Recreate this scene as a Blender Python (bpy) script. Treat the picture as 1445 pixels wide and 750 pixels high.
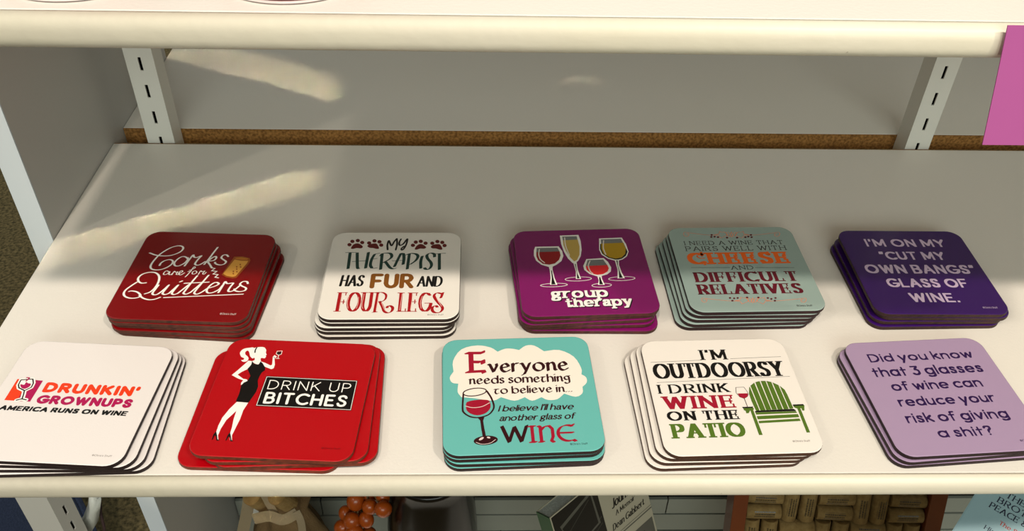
import bpy, bmesh, math, random
from mathutils import Vector, Matrix
random.seed(4)
for _o in list(bpy.data.objects): bpy.data.objects.remove(_o, do_unlink=True)
scn = bpy.context.scene
COL = scn.collection
Z0 = 1.0            # height of the main shelf top above the floor; all z below are relative to it
# ---------------------------------------------------------------- camera
F_PX, PITCH, ROLL, YAW, CAM_H = 1244.88, 0.690213, 0.028672, 0.038568, 0.420066
cam_d = bpy.data.cameras.new('camera'); cam = bpy.data.objects.new('camera', cam_d); COL.objects.link(cam)
cam_d.sensor_width = 36.0; cam_d.sensor_fit = 'HORIZONTAL'; cam_d.lens = F_PX / 1445.0 * 36.0
cam_d.clip_start = 0.01; cam_d.clip_end = 50
_fw = Vector((math.sin(YAW)*math.cos(PITCH), math.cos(YAW)*math.cos(PITCH), -math.sin(PITCH)))
_rt = Vector((math.cos(YAW), -math.sin(YAW), 0)); _up = _rt.cross(_fw)
_r2 = _rt*math.cos(ROLL) + _up*math.sin(ROLL); _u2 = -_rt*math.sin(ROLL) + _up*math.cos(ROLL)
_m = Matrix((( _r2.x, _u2.x, -_fw.x, 0.0), (_r2.y, _u2.y, -_fw.y, 0.0), (_r2.z, _u2.z, -_fw.z, CAM_H+Z0), (0, 0, 0, 1)))
cam.matrix_world = _m
scn.camera = cam
# ---------------------------------------------------------------- world, exposure
scn.view_settings.view_transform = 'Standard'; scn.view_settings.look = 'None'
scn.view_settings.exposure = 0.0; scn.view_settings.gamma = 1.0; scn.view_settings.use_curve_mapping = False
world = bpy.data.worlds.new('shop_ambient'); scn.world = world; world.use_nodes = True
world.node_tree.nodes['Background'].inputs[0].default_value = (0.95, 1.0, 0.90, 1)
world.node_tree.nodes['Background'].inputs[1].default_value = 0.37
# ---------------------------------------------------------------- shop lamps (ceiling track lights)
def area_lamp(name, loc, target, size, power, color, spread=math.pi, sy=None, roll=0):
    d = bpy.data.lights.new(name, 'AREA'); d.energy = power; d.color = color; d.spread = spread
    if sy is None: d.shape = 'DISK'; d.size = size
    else: d.shape = 'RECTANGLE'; d.size = size; d.size_y = sy
    o = bpy.data.objects.new(name, d); COL.objects.link(o)
    a = Vector(loc) + Vector((0, 0, Z0)); b = Vector(target) + Vector((0, 0, Z0))
    q = (b-a).to_track_quat('-Z', 'Y'); o.location = a
    o.rotation_euler = (q.to_matrix() @ Matrix.Rotation(roll, 3, 'Z')).to_euler()
    return o
area_lamp('track_light', (-0.42, -1.08, 2.4), (0, 0.4, 0), 0.10, 25, (1.0, 0.90, 0.75))
area_lamp('track_light', (1.15, -1.08, 2.4), (0, 0.4, 0), 0.10, 30, (1.0, 0.88, 0.74))
area_lamp('track_light', (0.1, -1.12, 2.4), (0, 0.4, 0), 0.10, 21, (1.0, 0.89, 0.78))
area_lamp('track_light', (-1.95, -1.05, 2.4), (0, 0.4, 0), 0.11, 10, (1.0, 0.92, 0.74))
# added broad fill light far behind the camera, with no known source there
area_lamp('added_fill_light', (0.4, -3.4, 1.75), (0.1, 0.6, 0.1), 3.2, 72, (0.90, 1.0, 0.92), math.pi, 1.3)
# two narrow accent beams from the left, one on each side of the gondola; the end panel and the upper shelves cut them
def beam(cx, cy, dx, dy, width, length, power, dist=1.3):
    v = Vector((-dx, -dy, 0.275)).normalized()*dist
    area_lamp('accent_light', (cx+v.x, cy+v.y, v.z), (cx, cy, 0), width, power, (1.0, 0.84, 0.54), math.radians(1.6), length)
beam(-0.226, 0.5885, 0.195, 0.113, 0.044, 0.60, 0.048)
beam(-0.222, 0.808, 0.195, -0.097, 0.054, 0.60, 0.042)

# ---------------------------------------------------------------- materials
def lin(c):
    return tuple((x/12.92 if x <= 0.04045 else ((x+0.055)/1.055)**2.4) for x in [v/255.0 for v in c])
MATS = {}
def mat(name, rgb, rough=0.5, spec=0.5, noise=None, bump=0.0, bscale=200.0, coat=0.0, metal=0.0, speck=None, srgb=True):
    """principled surface; noise=(scale, amount, rgb2) mottles the colour; speck=(scale, threshold, rgb) adds dirt specks"""
    if name in MATS: return MATS[name]
    m = bpy.data.materials.new(name); m.use_nodes = True; nt = m.node_tree; b = nt.nodes['Principled BSDF']
    c = lin(rgb) + (1,)
    b.inputs['Base Color'].default_value = c; b.inputs['Roughness'].default_value = rough
    b.inputs['Specular IOR Level'].default_value = spec; b.inputs['Metallic'].default_value = metal
    if coat: b.inputs['Coat Weight'].default_value = coat; b.inputs['Coat Roughness'].default_value = 0.12
    tc = nt.nodes.new('ShaderNodeTexCoord'); out = None
    if noise:
        n = nt.nodes.new('ShaderNodeTexNoise'); n.inputs['Scale'].default_value = noise[0]; n.inputs['Detail'].default_value = 5
        nt.links.new(tc.outputs['Object'], n.inputs['Vector'])
        r = nt.nodes.new('ShaderNodeValToRGB'); r.color_ramp.elements[0].position = 0.5-noise[1]; r.color_ramp.elements[1].position = 0.5+noise[1]
        r.color_ramp.elements[0].color = c; r.color_ramp.elements[1].color = lin(noise[2]) + (1,)
        nt.links.new(n.outputs['Fac'], r.inputs['Fac']); out = r.outputs['Color']
    if speck:
        n2 = nt.nodes.new('ShaderNodeTexNoise'); n2.inputs['Scale'].default_value = speck[0]; n2.inputs['Detail'].default_value = 2
        nt.links.new(tc.outputs['Object'], n2.inputs['Vector'])
        r2 = nt.nodes.new('ShaderNodeValToRGB'); r2.color_ramp.elements[0].position = speck[1]; r2.color_ramp.elements[1].position = speck[1]+0.02
        r2.color_ramp.elements[0].color = (0, 0, 0, 1); r2.color_ramp.elements[1].color = (1, 1, 1, 1)
        nt.links.new(n2.outputs['Fac'], r2.inputs['Fac'])
        mx = nt.nodes.new('ShaderNodeMix'); mx.data_type = 'RGBA'
        nt.links.new(r2.outputs['Color'], mx.inputs[0])
        if out: nt.links.new(out, mx.inputs[6])
        else: mx.inputs[6].default_value = c
        mx.inputs[7].default_value = lin(speck[2]) + (1,); out = mx.outputs[2]
    if out: nt.links.new(out, b.inputs['Base Color'])
    if bump:
        n3 = nt.nodes.new('ShaderNodeTexNoise'); n3.inputs['Scale'].default_value = bscale; n3.inputs['Detail'].default_value = 4
        nt.links.new(tc.outputs['Object'], n3.inputs['Vector'])
        bp = nt.nodes.new('ShaderNodeBump'); bp.inputs['Strength'].default_value = bump; bp.inputs['Distance'].default_value = 0.001
        nt.links.new(n3.outputs['Fac'], bp.inputs['Height']); nt.links.new(bp.outputs['Normal'], b.inputs['Normal'])
    MATS[name] = m
    return m
LAM = mat('white_laminate', (232, 226, 220), 0.38, 0.4, noise=(3.0, 0.3, (228, 222, 212)), bump=0.12, bscale=500, speck=(85, 0.80, (150, 140, 125)))
EDGE = mat('cream_edging', (225, 217, 202), 0.42, 0.4, noise=(9, 0.3, (224, 216, 194)), bump=0.25, bscale=120, speck=(120, 0.79, (150, 138, 118)))
RAW = mat('raw_particle_board', (168, 120, 66), 0.9, 0.2, noise=(420, 0.16, (112, 76, 38)), bump=0.6, bscale=400)
PANEL = mat('grey_white_laminate', (196, 193, 190), 0.45, 0.4, noise=(2, 0.3, (190, 188, 184)), bump=0.1, bscale=400)
PANELEDGE = mat('cool_white_edging', (204, 212, 222), 0.4)
METAL = mat('white_powder_coat', (225, 222, 214), 0.4, 0.5, bump=0.08, bscale=300)
DARK = mat('dark_void', (18, 17, 15), 0.8, 0.2)
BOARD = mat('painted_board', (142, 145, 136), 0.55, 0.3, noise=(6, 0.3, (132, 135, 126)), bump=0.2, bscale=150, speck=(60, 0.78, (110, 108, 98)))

# ---------------------------------------------------------------- mesh helpers
def link_mesh(name, bm, m, parent=None, loc=(0, 0, 0), smooth=False, kind=None):
    me = bpy.data.meshes.new(name)
    bm.normal_update(); bm.to_mesh(me); bm.free()
    if smooth:
        for p in me.polygons: p.use_smooth = True
    for mm in (m if isinstance(m, (list, tuple)) else [m]): me.materials.append(mm)
    o = bpy.data.objects.new(name, me); COL.objects.link(o)
    if parent is not None: o.parent = parent; o.location = loc
    else: o.location = (loc[0], loc[1], loc[2] + Z0)
    if kind: o['kind'] = kind
    return o
def tag(o, label, cat, group=None):
    o['label'] = label; o['category'] = cat
    if group: o['group'] = group
    return o
def empty(name, loc, label, cat, group=None, rz=0.0):
    o = bpy.data.objects.new(name, None); COL.objects.link(o); o.empty_display_size = 0.02
    o.location = (loc[0], loc[1], loc[2] + Z0); o.rotation_euler = (0, 0, rz)
    return tag(o, label, cat, group)
def box(bm, x0, x1, y0, y1, z0, z1, M=None, bev=0.0):
    vs = [bm.verts.new((x, y, z)) for z in (z0, z1) for (x, y) in ((x0, y0), (x1, y0), (x1, y1), (x0, y1))]
    if M is not None:
        for v_ in vs: v_.co = M @ v_.co
    fs = [bm.faces.new([vs[i] for i in f]) for f in ((3, 2, 1, 0), (4, 5, 6, 7), (0, 1, 5, 4), (1, 2, 6, 5), (2, 3, 7, 6), (3, 0, 4, 7))]
    if bev > 0:
        es = list({e for f in fs for e in f.edges})
        bmesh.ops.bevel(bm, geom=es, offset=bev, segments=2, affect='EDGES', profile=0.6)
def prism(bm, pts, z0, z1):
    a = [bm.verts.new((p[0], p[1], z0)) for p in pts]; b = [bm.verts.new((p[0], p[1], z1)) for p in pts]; n = len(pts)
    bm.faces.new(a[::-1]); bm.faces.new(b)
    for i in range(n): bm.faces.new((a[i], a[(i+1) % n], b[(i+1) % n], b[i]))
def profile_x(bm, prof, x0, x1):
    """extrude a closed (y,z) profile along x"""
    a = [bm.verts.new((x0, p[0], p[1])) for p in prof]; b = [bm.verts.new((x1, p[0], p[1])) for p in prof]; n = len(prof)
    bm.faces.new(a); bm.faces.new(b[::-1])
    for i in range(n): bm.faces.new((a[i], b[i], b[(i+1) % n], a[(i+1) % n]))
    bmesh.ops.recalc_face_normals(bm, faces=bm.faces)
def lathe(bm, prof, n=40, M=None):
    rings = []
    for r, z in prof:
        ring = []
        for k in range(n):
            a = 2*math.pi*k/n; p = Vector((r*math.cos(a), r*math.sin(a), z))
            ring.append(bm.verts.new(M @ p if M else p))
        rings.append(ring)
    for i in range(len(rings)-1):
        for k in range(n): bm.faces.new((rings[i][k], rings[i][(k+1) % n], rings[i+1][(k+1) % n], rings[i+1][k]))
    bm.faces.new(rings[0][::-1]); bm.faces.new(rings[-1])
def tube(bm, pts, r, n=8, taper=None):
    pts = [Vector(p) for p in pts]; rings = []
    for i, p in enumerate(pts):
        t = (pts[min(i+1, len(pts)-1)] - pts[max(i-1, 0)]).normalized()
        s = t.cross(Vector((0.3, 0.1, 0.95))).normalized(); q = t.cross(s)
        rr = r if taper is None else r*taper[i]
        rings.append([bm.verts.new(p + s*rr*math.cos(2*math.pi*k/n) + q*rr*math.sin(2*math.pi*k/n)) for k in range(n)])
    for i in range(len(rings)-1):
        for k in range(n): bm.faces.new((rings[i][k], rings[i][(k+1) % n], rings[i+1][(k+1) % n], rings[i+1][k]))
    bm.faces.new(rings[0][::-1]); bm.faces.new(rings[-1])

# ---------------------------------------------------------------- stroke lettering
def arc(cx, cy, rx, ry, a0, a1, n=None):
    n = n or max(4, int(abs(a1-a0)/22))
    return [(cx+rx*math.cos(math.radians(a0+(a1-a0)*i/n)), cy+ry*math.sin(math.radians(a0+(a1-a0)*i/n))) for i in range(n+1)]
def catmull(ps, k=5):
    if len(ps) < 3: return list(ps)
    e = [(2*ps[0][0]-ps[1][0], 2*ps[0][1]-ps[1][1])] + list(ps) + [(2*ps[-1][0]-ps[-2][0], 2*ps[-1][1]-ps[-2][1])]
    if abs(ps[0][0]-ps[-1][0])+abs(ps[0][1]-ps[-1][1]) < 1e-6: e[0] = ps[-2]; e[-1] = ps[1]
    out = []
    for i in range(1, len(e)-2):
        for s in range(k):
            t = s/k
            out.append(tuple(0.5*(2*e[i][c]+(e[i+1][c]-e[i-1][c])*t+(2*e[i-1][c]-5*e[i][c]+4*e[i+1][c]-e[i+2][c])*t*t+(-e[i-1][c]+3*e[i][c]-3*e[i+1][c]+e[i+2][c])*t**3) for c in (0, 1)))
    out.append(tuple(ps[-1]))
    return out
A_ = arc
XH = 0.68
_S = [(.55, .82), (.47, .95), (.28, 1.0), (.1, .92), (.04, .74), (.14, .59), (.3, .51), (.48, .41), (.56, .25), (.48, .07), (.28, 0), (.09, .05), (.01, .2)]
_s = [(.38, .56), (.3, .66), (.18, .68), (.06, .62), (.05, .48), (.16, .38), (.3, .31), (.39, .2), (.34, .05), (.2, 0), (.07, .03), (0, .13)]
GL = {
'A': (.8, [[(0, 0), (.4, 1)], [(.4, 1), (.8, 0)], [(.14, .33), (.66, .33)]]),
'B': (.64, [[(0, 0), (0, 1)], [(0, 1), (.34, 1)]+A_(.34, .76, .24, .24, 85, -90)+[(0, .52)], [(0, .52), (.36, .52)]+A_(.36, .26, .28, .26, 85, -90)+[(0, 0)]]),
'C': (.8, [A_(.5, .5, .5, .5, 48, 312)]),
'D': (.76, [[(0, 0), (0, 1)], [(0, 1), (.28, 1)]+A_(.28, .5, .48, .5, 85, -90)+[(0, 0)]]),
'E': (.56, [[(0, 0), (0, 1)], [(0, 1), (.54, 1)], [(0, .52), (.44, .52)], [(0, 0), (.56, 0)]]),
'F': (.54, [[(0, 0), (0, 1)], [(0, 1), (.54, 1)], [(0, .5), (.44, .5)]]),
'G': (.9, [A_(.5, .5, .5, .5, 48, 350), [(.56, .44), (.98, .44)]]),
'H': (.7, [[(0, 0), (0, 1)], [(.7, 0), (.7, 1)], [(0, .52), (.7, .52)]]),
'I': (0, [[(0, 0), (0, 1)]]),
'K': (.66, [[(0, 0), (0, 1)], [(.6, 1), (0, .4)], [(.2, .58), (.66, 0)]]),
'L': (.52, [[(0, 0), (0, 1)], [(0, 0), (.52, 0)]]),
'M': (.9, [[(0, 0), (0, 1)], [(0, 1), (.45, .15)], [(.45, .15), (.9, 1)], [(.9, 1), (.9, 0)]]),
'N': (.7, [[(0, 0), (0, 1)], [(0, 1), (.7, 0)], [(.7, 0), (.7, 1)]]),
'O': (1.0, [A_(.5, .5, .5, .5, 0, 360)]),
'P': (.6, [[(0, 0), (0, 1)], [(0, 1), (.32, 1)]+A_(.32, .73, .28, .27, 85, -90)+[(0, .46)]]),
'R': (.64, [[(0, 0), (0, 1)], [(0, 1), (.32, 1)]+A_(.32, .74, .28, .26, 85, -90)+[(0, .48)], [(.3, .48), (.64, 0)]]),
'S': (.56, [_S]),
'T': (.66, [[(.33, 0), (.33, 1)], [(0, 1), (.66, 1)]]),
'U': (.68, [[(0, 1), (0, .34)]+A_(.34, .34, .34, .34, 190, 350)+[(.68, .34), (.68, 1)]]),
'V': (.76, [[(0, 1), (.38, 0)], [(.38, 0), (.76, 1)]]),
'W': (1.1, [[(0, 1), (.28, 0)], [(.28, 0), (.55, .95)], [(.55, .95), (.82, 0)], [(.82, 0), (1.1, 1)]]),
'Y': (.74, [[(0, 1), (.37, .46)], [(.74, 1), (.37, .46)], [(.37, .46), (.37, 0)]]),
'J': (.4, [[(.4, 1), (.4, .2)]+A_(.18, .2, .22, .24, 0, -140)]),
'a': (.66, [A_(.33, .34, .33, .34, 0, 360), [(.66, XH), (.66, 0)]]),
'b': (.66, [A_(.33, .34, .33, .34, 0, 360), [(0, 1), (0, 0)]]),
'c': (.56, [A_(.34, .34, .34, .34, 48, 312)]),
'd': (.66, [A_(.33, .34, .33, .34, 0, 360), [(.66, 1), (.66, 0)]]),
'e': (.66, [[(.02, .34), (.66, .34)], A_(.33, .34, .33, .34, 0, 312)]),
'f': (.34, [[(.4, .98), (.3, 1.0), (.2, .97), (.14, .85), (.14, 0)], [(0, .64), (.34, .64)]]),
'g': (.66, [A_(.33, .34, .33, .34, 0, 360), [(.66, XH), (.66, -.05)]+A_(.34, -.06, .32, .24, 0, -140)]),
'h': (.56, [[(0, 0), (0, 1)], [(0, .38)]+A_(.28, .4, .28, .28, 180, 0)+[(.56, 0)]]),
'i': (0, [[(0, 0), (0, XH)], [(0, .92), (0, .95)]]),
'j': (.1, [[(0, -.2), (0, XH)], [(0, .92), (0, .95)]]),
'k': (.5, [[(0, 0), (0, 1)], [(.46, XH), (0, .28)], [(.15, .4), (.52, 0)]]),
'l': (0, [[(0, 0), (0, 1)]]),
'm': (.96, [[(0, 0), (0, XH)], [(0, .4)]+A_(.24, .44, .24, .24, 180, 0)+[(.48, 0)], [(.48, .4)]+A_(.72, .44, .24, .24, 180, 0)+[(.96, 0)]]),
'n': (.56, [[(0, 0), (0, XH)], [(0, .38)]+A_(.28, .4, .28, .28, 180, 0)+[(.56, 0)]]),
'o': (.68, [A_(.34, .34, .34, .34, 0, 360)]),
'p': (.66, [A_(.33, .34, .33, .34, 0, 360), [(0, XH), (0, -.32)]]),
'r': (.34, [[(0, 0), (0, XH)], [(0, .38), (.06, .56), (.18, .67), (.36, .67)]]),
's': (.4, [_s]),
't': (.36, [[(.14, .92), (.14, 0)], [(0, .64), (.36, .64)]]),
'u': (.56, [[(0, XH), (0, .28)]+A_(.28, .28, .28, .28, 180, 360), [(.56, XH), (.56, 0)]]),
'v': (.56, [[(0, XH), (.28, 0)], [(.28, 0), (.56, XH)]]),
'w': (.86, [[(0, XH), (.22, 0)], [(.22, 0), (.43, .64)], [(.43, .64), (.64, 0)], [(.64, 0), (.86, XH)]]),
'y': (.58, [[(0, XH), (.29, .02)], [(.58, XH), (.18, -.3)]]),
'3': (.54, [[(.03, .98), (.5, .98), (.26, .6)], [(.26, .6), (.42, .56), (.53, .42), (.53, .2), (.38, .03), (.18, 0), (0, .14)]]),
"'": (.02, [[(.02, 1.0), (0, .78)]]), '“': (.2, [[(.05, 1.0), (0, .8)], [(.22, 1.0), (.17, .8)]]), '”': (.2, [[(.05, 1.0), (0, .8)], [(.22, 1.0), (.17, .8)]]),
'.': (0, [[(0, 0), (0, .02)]]), '…': (.6, [[(0, 0), (0, .02)], [(.28, 0), (.28, .02)], [(.56, 0), (.56, .02)]]),
'?': (.46, [[(0, .82), (.08, .96), (.24, 1.0), (.42, .92), (.44, .74), (.3, .56), (.22, .44), (.22, .28)], [(.22, 0), (.22, .02)]]),
'©': (.9, [A_(.45, .5, .45, .5, 0, 360), A_(.45, .5, .2, .25, 50, 310)]),
'&': (.7, [[(.7, 0), (.15, .72), (.2, .95), (.4, .98), (.46, .8), (.1, .4), (.05, .15), (.25, 0), (.5, .1), (.68, .45)]]),
}
# alternative shapes: double-storey a, looped g, rounded uncial forms
GLS = dict(GL)
GLS['a'] = (.52, [[(.05, .52), (.14, .65), (.3, .68), (.44, .6), (.46, .45), (.46, .08), (.56, 0)], [(.46, .4), (.2, .36), (.03, .24), (.06, .06), (.2, 0), (.36, .05), (.46, .18)]])
GLS['g'] = (.6, [A_(.27, .45, .24, .23, 0, 360), [(.44, .62), (.6, .68)], [(.12, .26), (.06, .16), (.2, .08), (.42, .06), (.54, -.06), (.44, -.24), (.22, -.3), (.02, -.22), (.02, -.08), (.16, .06)]])
GLS['y'] = (.6, [[(0, XH), (.3, .02)], [(.6, XH), (.3, .02), (.18, -.25), (.02, -.28)]])
GLS['t'] = (.4, [[(.14, .9), (.14, .12), (.22, 0), (.36, .04), (.42, .14)], [(0, .64), (.36, .64)]])
GLU = dict(GL)
GLU['E'] = (.6, [[(.14, 0), (.14, 1)], [(-.02, 1.0), (.6, .98), (.62, 1.06)], [(.14, .52), (.5, .5), (.6, .58)], [(-.02, 0), (.6, .02), (.62, -.06)], [(.6, .58), (.6, .42)]])
GLU['n'] = (.56, [[(-.05, .62), (.04, .66)], [(.05, .66), (.05, 0)], [(.05, .42), (.18, .62), (.34, .68), (.46, .6), (.5, .4), (.5, .08), (.6, .02)]])
GLU['I'] = (.2, [[(.1, 0), (.1, 1)], [(-.04, 1.0), (.24, 1.0)], [(-.04, 0), (.24, 0)]])
GLU['y'] = (.6, [[(-.02, .66), (.08, .64), (.3, .1)], [(.6, XH), (.3, .02), (.16, -.24), (.04, -.3)]])
GLU['v'] = (.56, [[(-.04, .66), (.06, .62), (.28, .02)], [(.28, .02), (.52, .5), (.5, .68)]])
GLU['t'] = (.46, [[(-.02, .64), (.44, .66)], [(.18, .62), (.06, .3), (.12, .05), (.28, 0), (.42, .08)]])
GLU['e'] = (.56, [[(.46, .56), (.34, .68), (.14, .62), (.02, .4), (.06, .14), (.24, 0), (.44, .04), (.56, .14)], [(.08, .34), (.5, .42), (.5, .52), (.44, .6)]])
GLU['g'] = (.58, [A_(.26, .44, .26, .24, 0, 360), [(.3, .66), (.6, .7)], [(.5, .5), (.52, .1), (.5, -.14), (.34, -.28), (.1, -.26), (.0, -.14)]])
GLW = dict(GLU)
GLW['e'] = (.8, [A_(.5, .5, .5, .5, 60, 300), [(.05, .52), (.75, .52)], [(.72, .95), (.82, 1.04)], [(.72, .05), (.84, -.02)]])
GLW['n'] = (.75, [[(0, 1.0), (.1, .95), (.1, 0)], [(.1, .7), (.3, .95), (.55, 1.0), (.7, .8), (.7, .3), (.6, .05), (.72, -.04)], [(0, 0), (.2, 0)]])
# style: nib width, nib height (fraction of cap height), nib angle, serif length, tracking, slant, glyph table, round nib, space
STY = {
'mono': (.11, .11, 0, 0, .30, 0, GL, 1, .5), 'hand': (.15, .09, 12, 0, .30, .06, GL, 1, .3), 'fat': (.21, .19, 0, 0, .36, 0, GL, 1, .4),
'slabn': (.115, .03, 0, .26, .34, 0, GL, 0, .4), 'slabx': (.20, .12, 0, .26, .34, 0, GLS, 0, .4), 'slabt': (.10, .07, 0, .24, .36, 0, GL, 0, .42),
'slabh': (.27, .12, 0, .42, .46, 0, GL, 0, .4), 'slabm': (.25, .07, 0, .34, .42, 0, GL, 0, .4), 'slab': (.22, .07, 0, .32, .40, 0, GL, 0, .42),
'slabn2': (.20, .06, 0, .30, .36, 0, GL, 0, .42), 'slabw': (.26, .09, 0, .36, .42, 0, GL, 0, .42),
'sansb': (.175, .15, 0, 0, .36, 0, GL, 0, .42), 'dunk': (.30, .28, 0, 0, .44, 0, GL, 1, .4), 'bold': (.30, .22, 0, 0, .40, .16, GL, 0, .4),
'thin': (.085, .085, 0, 0, .34, 0, GL, 1, .45), 'sansr': (.18, .17, 0, 0, .38, 0, GL, 1, .4),
'unc': (.18, .05, 28, 0, .24, 0, GLU, 0, .34), 'uncw': (.155, .05, 22, 0, .22, 0, GLW, 0, .34), 'ital': (.20, .12, 15, 0, .22, .30, GLS, 1, .34),
'geo': (.15, .14, 0, 0, .28, 0, GL, 0, .32), 'serif': (.18, .07, 0, .26, .30, 0, GLS, 0, .4), 'serifi': (.17, .06, 0, .2, .28, .22, GLS, 0, .4),
}
def hull(P):
    P = sorted(set(P))
    if len(P) < 3: return P
    def half(Q):
        h = []
        for p in Q:
            while len(h) > 1 and (h[-1][0]-h[-2][0])*(p[1]-h[-2][1])-(h[-1][1]-h[-2][1])*(p[0]-h[-2][0]) <= 1e-12: h.pop()
            h.append(p)
        return h
    a = half(P); b = half(P[::-1])
    return a[:-1]+b[:-1]
class Ink:
    """collects flat printed shapes in millimetres on one plane, per colour and layer"""
    def __init__(self): self.d = {}; self.n = 0
    def poly(self, pts, col, lay):
        self.n += 1
        z = 0.00006 + lay*0.00005 + (self.n % 12)*0.0000022
        self.d.setdefault((col, lay), []).append(([(p[0]/1000.0, p[1]/1000.0) for p in pts], z))
    def stroke(self, ps, col, lay, w, h, ang=0.0, rnd=True):
        if rnd: nib = [(w/2*math.cos(math.pi*k/4), h/2*math.sin(math.pi*k/4)) for k in range(8)]
        else: nib = [(-w/2, -h/2), (w/2, -h/2), (w/2, h/2), (-w/2, h/2)]
        c, s = math.cos(math.radians(ang)), math.sin(math.radians(ang))
        nib = [(round(x*c-y*s, 6), round(x*s+y*c, 6)) for x, y in nib]
        for a, b in zip(ps[:-1], ps[1:]):
            self.poly(hull([(round(a[0]+x, 5), round(a[1]+y, 5)) for x, y in nib]+[(round(b[0]+x, 5), round(b[1]+y, 5)) for x, y in nib]), col, lay)
    def text(self, s, sty, col, lay, xL, xR, yB, yT):
        nw, nh, ang, ser, track, slant, tab, rnd, space = STY[sty]
        H_ = yT-yB
        # advance widths in em, then stretch to the wanted width
        x = 0; items = []
        for ch in s:
            if ch == ' ': x += space; continue
            w, st = tab[ch]; items.append((x, w, st, ch)); x += w+track
        total = items[-1][0]+items[-1][1]
        fx = ((xR-xL) - nw*H_)/max(total, 1e-6) if total > 0 else H_
        ch_ = 1.0 - nh
        for x0, w, st, ch in items:
            def mp(p): 
                yy = nh/2 + p[1]*ch_
                return (xL + nw*H_/2 + (x0+p[0])*fx + slant*(yy-0.5)*H_, yB + yy*H_)
            allp = []
            for i, ps in enumerate(st):
                if ch in 'Ssag&?fyt3re' and len(ps) > 4 and len(ps) < 14: ps = catmull(ps, 3)
                q = [mp(p) for p in ps]
                self.stroke(q, col, lay, nw*H_, nh*H_, ang, bool(rnd))
                allp.append(ps)
            if ser:
                L = min(ser*H_*0.5, fx*track*0.40 + nw*H_*0.5)
                for i, ps in enumerate(st):
                    if ch in ".…'?3&": continue
                    for e, nb in ((0, 1), (-1, -2)):
                        p, q = ps[e], ps[nb]
                        dx, dy = abs(p[0]-q[0]), abs(p[1]-q[1])
                        free = True
                        for j, o in enumerate(st):
                            if j == i: continue
                            for a, b in zip(o[:-1], o[1:]):
                                ll = (b[0]-a[0])**2+(b[1]-a[1])**2+1e-9
                                t = max(0, min(1, ((p[0]-a[0])*(b[0]-a[0])+(p[1]-a[1])*(b[1]-a[1]))/ll))
                                if math.hypot(a[0]+t*(b[0]-a[0])-p[0], a[1]+t*(b[1]-a[1])-p[1]) < .05: free = False
                        vert = dx < 1e-6 and len(ps) <= 2 and ch not in 'it' and not (ch in 'ghmn' and p[1] > .6 and p[1] < .7)
                        if vert and p[1] in (0, 1, XH, -.32) and not (ch == 'N' and p == (.7, 0)):
                            P_ = mp(p); k = L if free or ch in 'M' else L*.8
                            l_, r_ = (k, k)
                            if not free and ch in 'BDEFLPR': r_ = 0
                            if p[1] == XH or (p[1] == 1 and ch in 'bdhkl'): r_ = 0
                            self.stroke([(P_[0]-l_, P_[1]), (P_[0]+r_, P_[1])], col, lay, nh*H_, nh*H_, 0, False)
                        elif free and dy > dx*0.5 and (len(ps) <= 3 or ch == 'U' or (ch in 'hnmu' and p[1] == 0)) and ch != 'T':
                            P_ = mp(p); self.stroke([(P_[0]-L, P_[1]), (P_[0]+L, P_[1])], col, lay, nh*H_, nh*H_, 0, False)
                        elif free and dx > dy and len(ps) <= 3 and ch in 'EFLTZ':
                            P_ = mp(p); t = L*1.25; up = t if p[1] < .9 else 0; dn = t if p[1] > .1 else 0
                            if 0.3 < p[1] < .7: up, dn = t*.7, t*.7
                            self.stroke([(P_[0], P_[1]-dn), (P_[0], P_[1]+up)], col, lay, nh*H_*1.2, nh*H_, 0, False)
                        elif free and ch in 'CGSs' and len(ps) > 4:
                            P_ = mp(p); t = L*.9; sg = 1 if p[1] > .35 else -1
                            self.stroke([(P_[0], P_[1]-t*.2), (P_[0], P_[1]+sg*t)] if sg > 0 else [(P_[0], P_[1]+t*.2), (P_[0], P_[1]-t)], col, lay, nh*H_*1.2, nh*H_, 0, False)
    def build(self, parent, names, z=0.0, basis=None):
        for (col, lay), polys in sorted(self.d.items(), key=lambda kv: kv[0][1]):
            verts = []; faces = []
            for pts, zz in polys:
                ar = sum(pts[i-1][0]*pts[i][1]-pts[i][0]*pts[i-1][1] for i in range(len(pts)))
                if ar < 0: pts = pts[::-1]
                b = len(verts); verts += [(p[0], p[1], zz+z) for p in pts]; faces.append(list(range(b, b+len(pts))))
            nm = names.get(col, 'printed_lettering') if isinstance(names, dict) else names
            me = bpy.data.meshes.new(nm); me.from_pydata(verts, [], faces); me.materials.append(INKM(col))
            o = bpy.data.objects.new(nm, me); COL.objects.link(o); o.parent = parent
            if basis is not None: o.matrix_local = basis
INKC = dict(white=(250, 246, 240), pale=(225, 205, 200), cork_line=(150, 72, 20), cork_fill=(222, 160, 70), cork_top=(190, 118, 40), maroon=(96, 12, 14), black=(14, 12, 12), pine=(20, 58, 52),
 fur=(128, 76, 22), red=(168, 12, 22), rosy=(240, 190, 180), grey=(120, 112, 106), glassgrey=(120, 122, 122), wine_dark=(150, 14, 24), champagne=(196, 164, 84), rose=(236, 40, 48), chardonnay=(186, 146, 22), hilite=(236, 224, 214),
 ink=(34, 22, 28), orange=(244, 104, 20), burgundy=(98, 14, 34), apricot=(240, 140, 100), mauve=(212, 188, 216), dorange=(236, 60, 14), dpink=(176, 4, 82), dred=(96, 6, 10), cream=(244, 234, 222),
 wine_red=(160, 16, 46), maroon2=(50, 8, 16), green=(82, 112, 34), indigo=(42, 16, 72), bookblack=(24, 22, 20), bookgrey=(92, 90, 82), booklight=(206, 198, 178), navy=(22, 28, 56), brick=(170, 50, 42), corkink=(70, 56, 36))
def INKM(c): return mat('ink_'+c, INKC[c], 0.34, 0.45)
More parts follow.
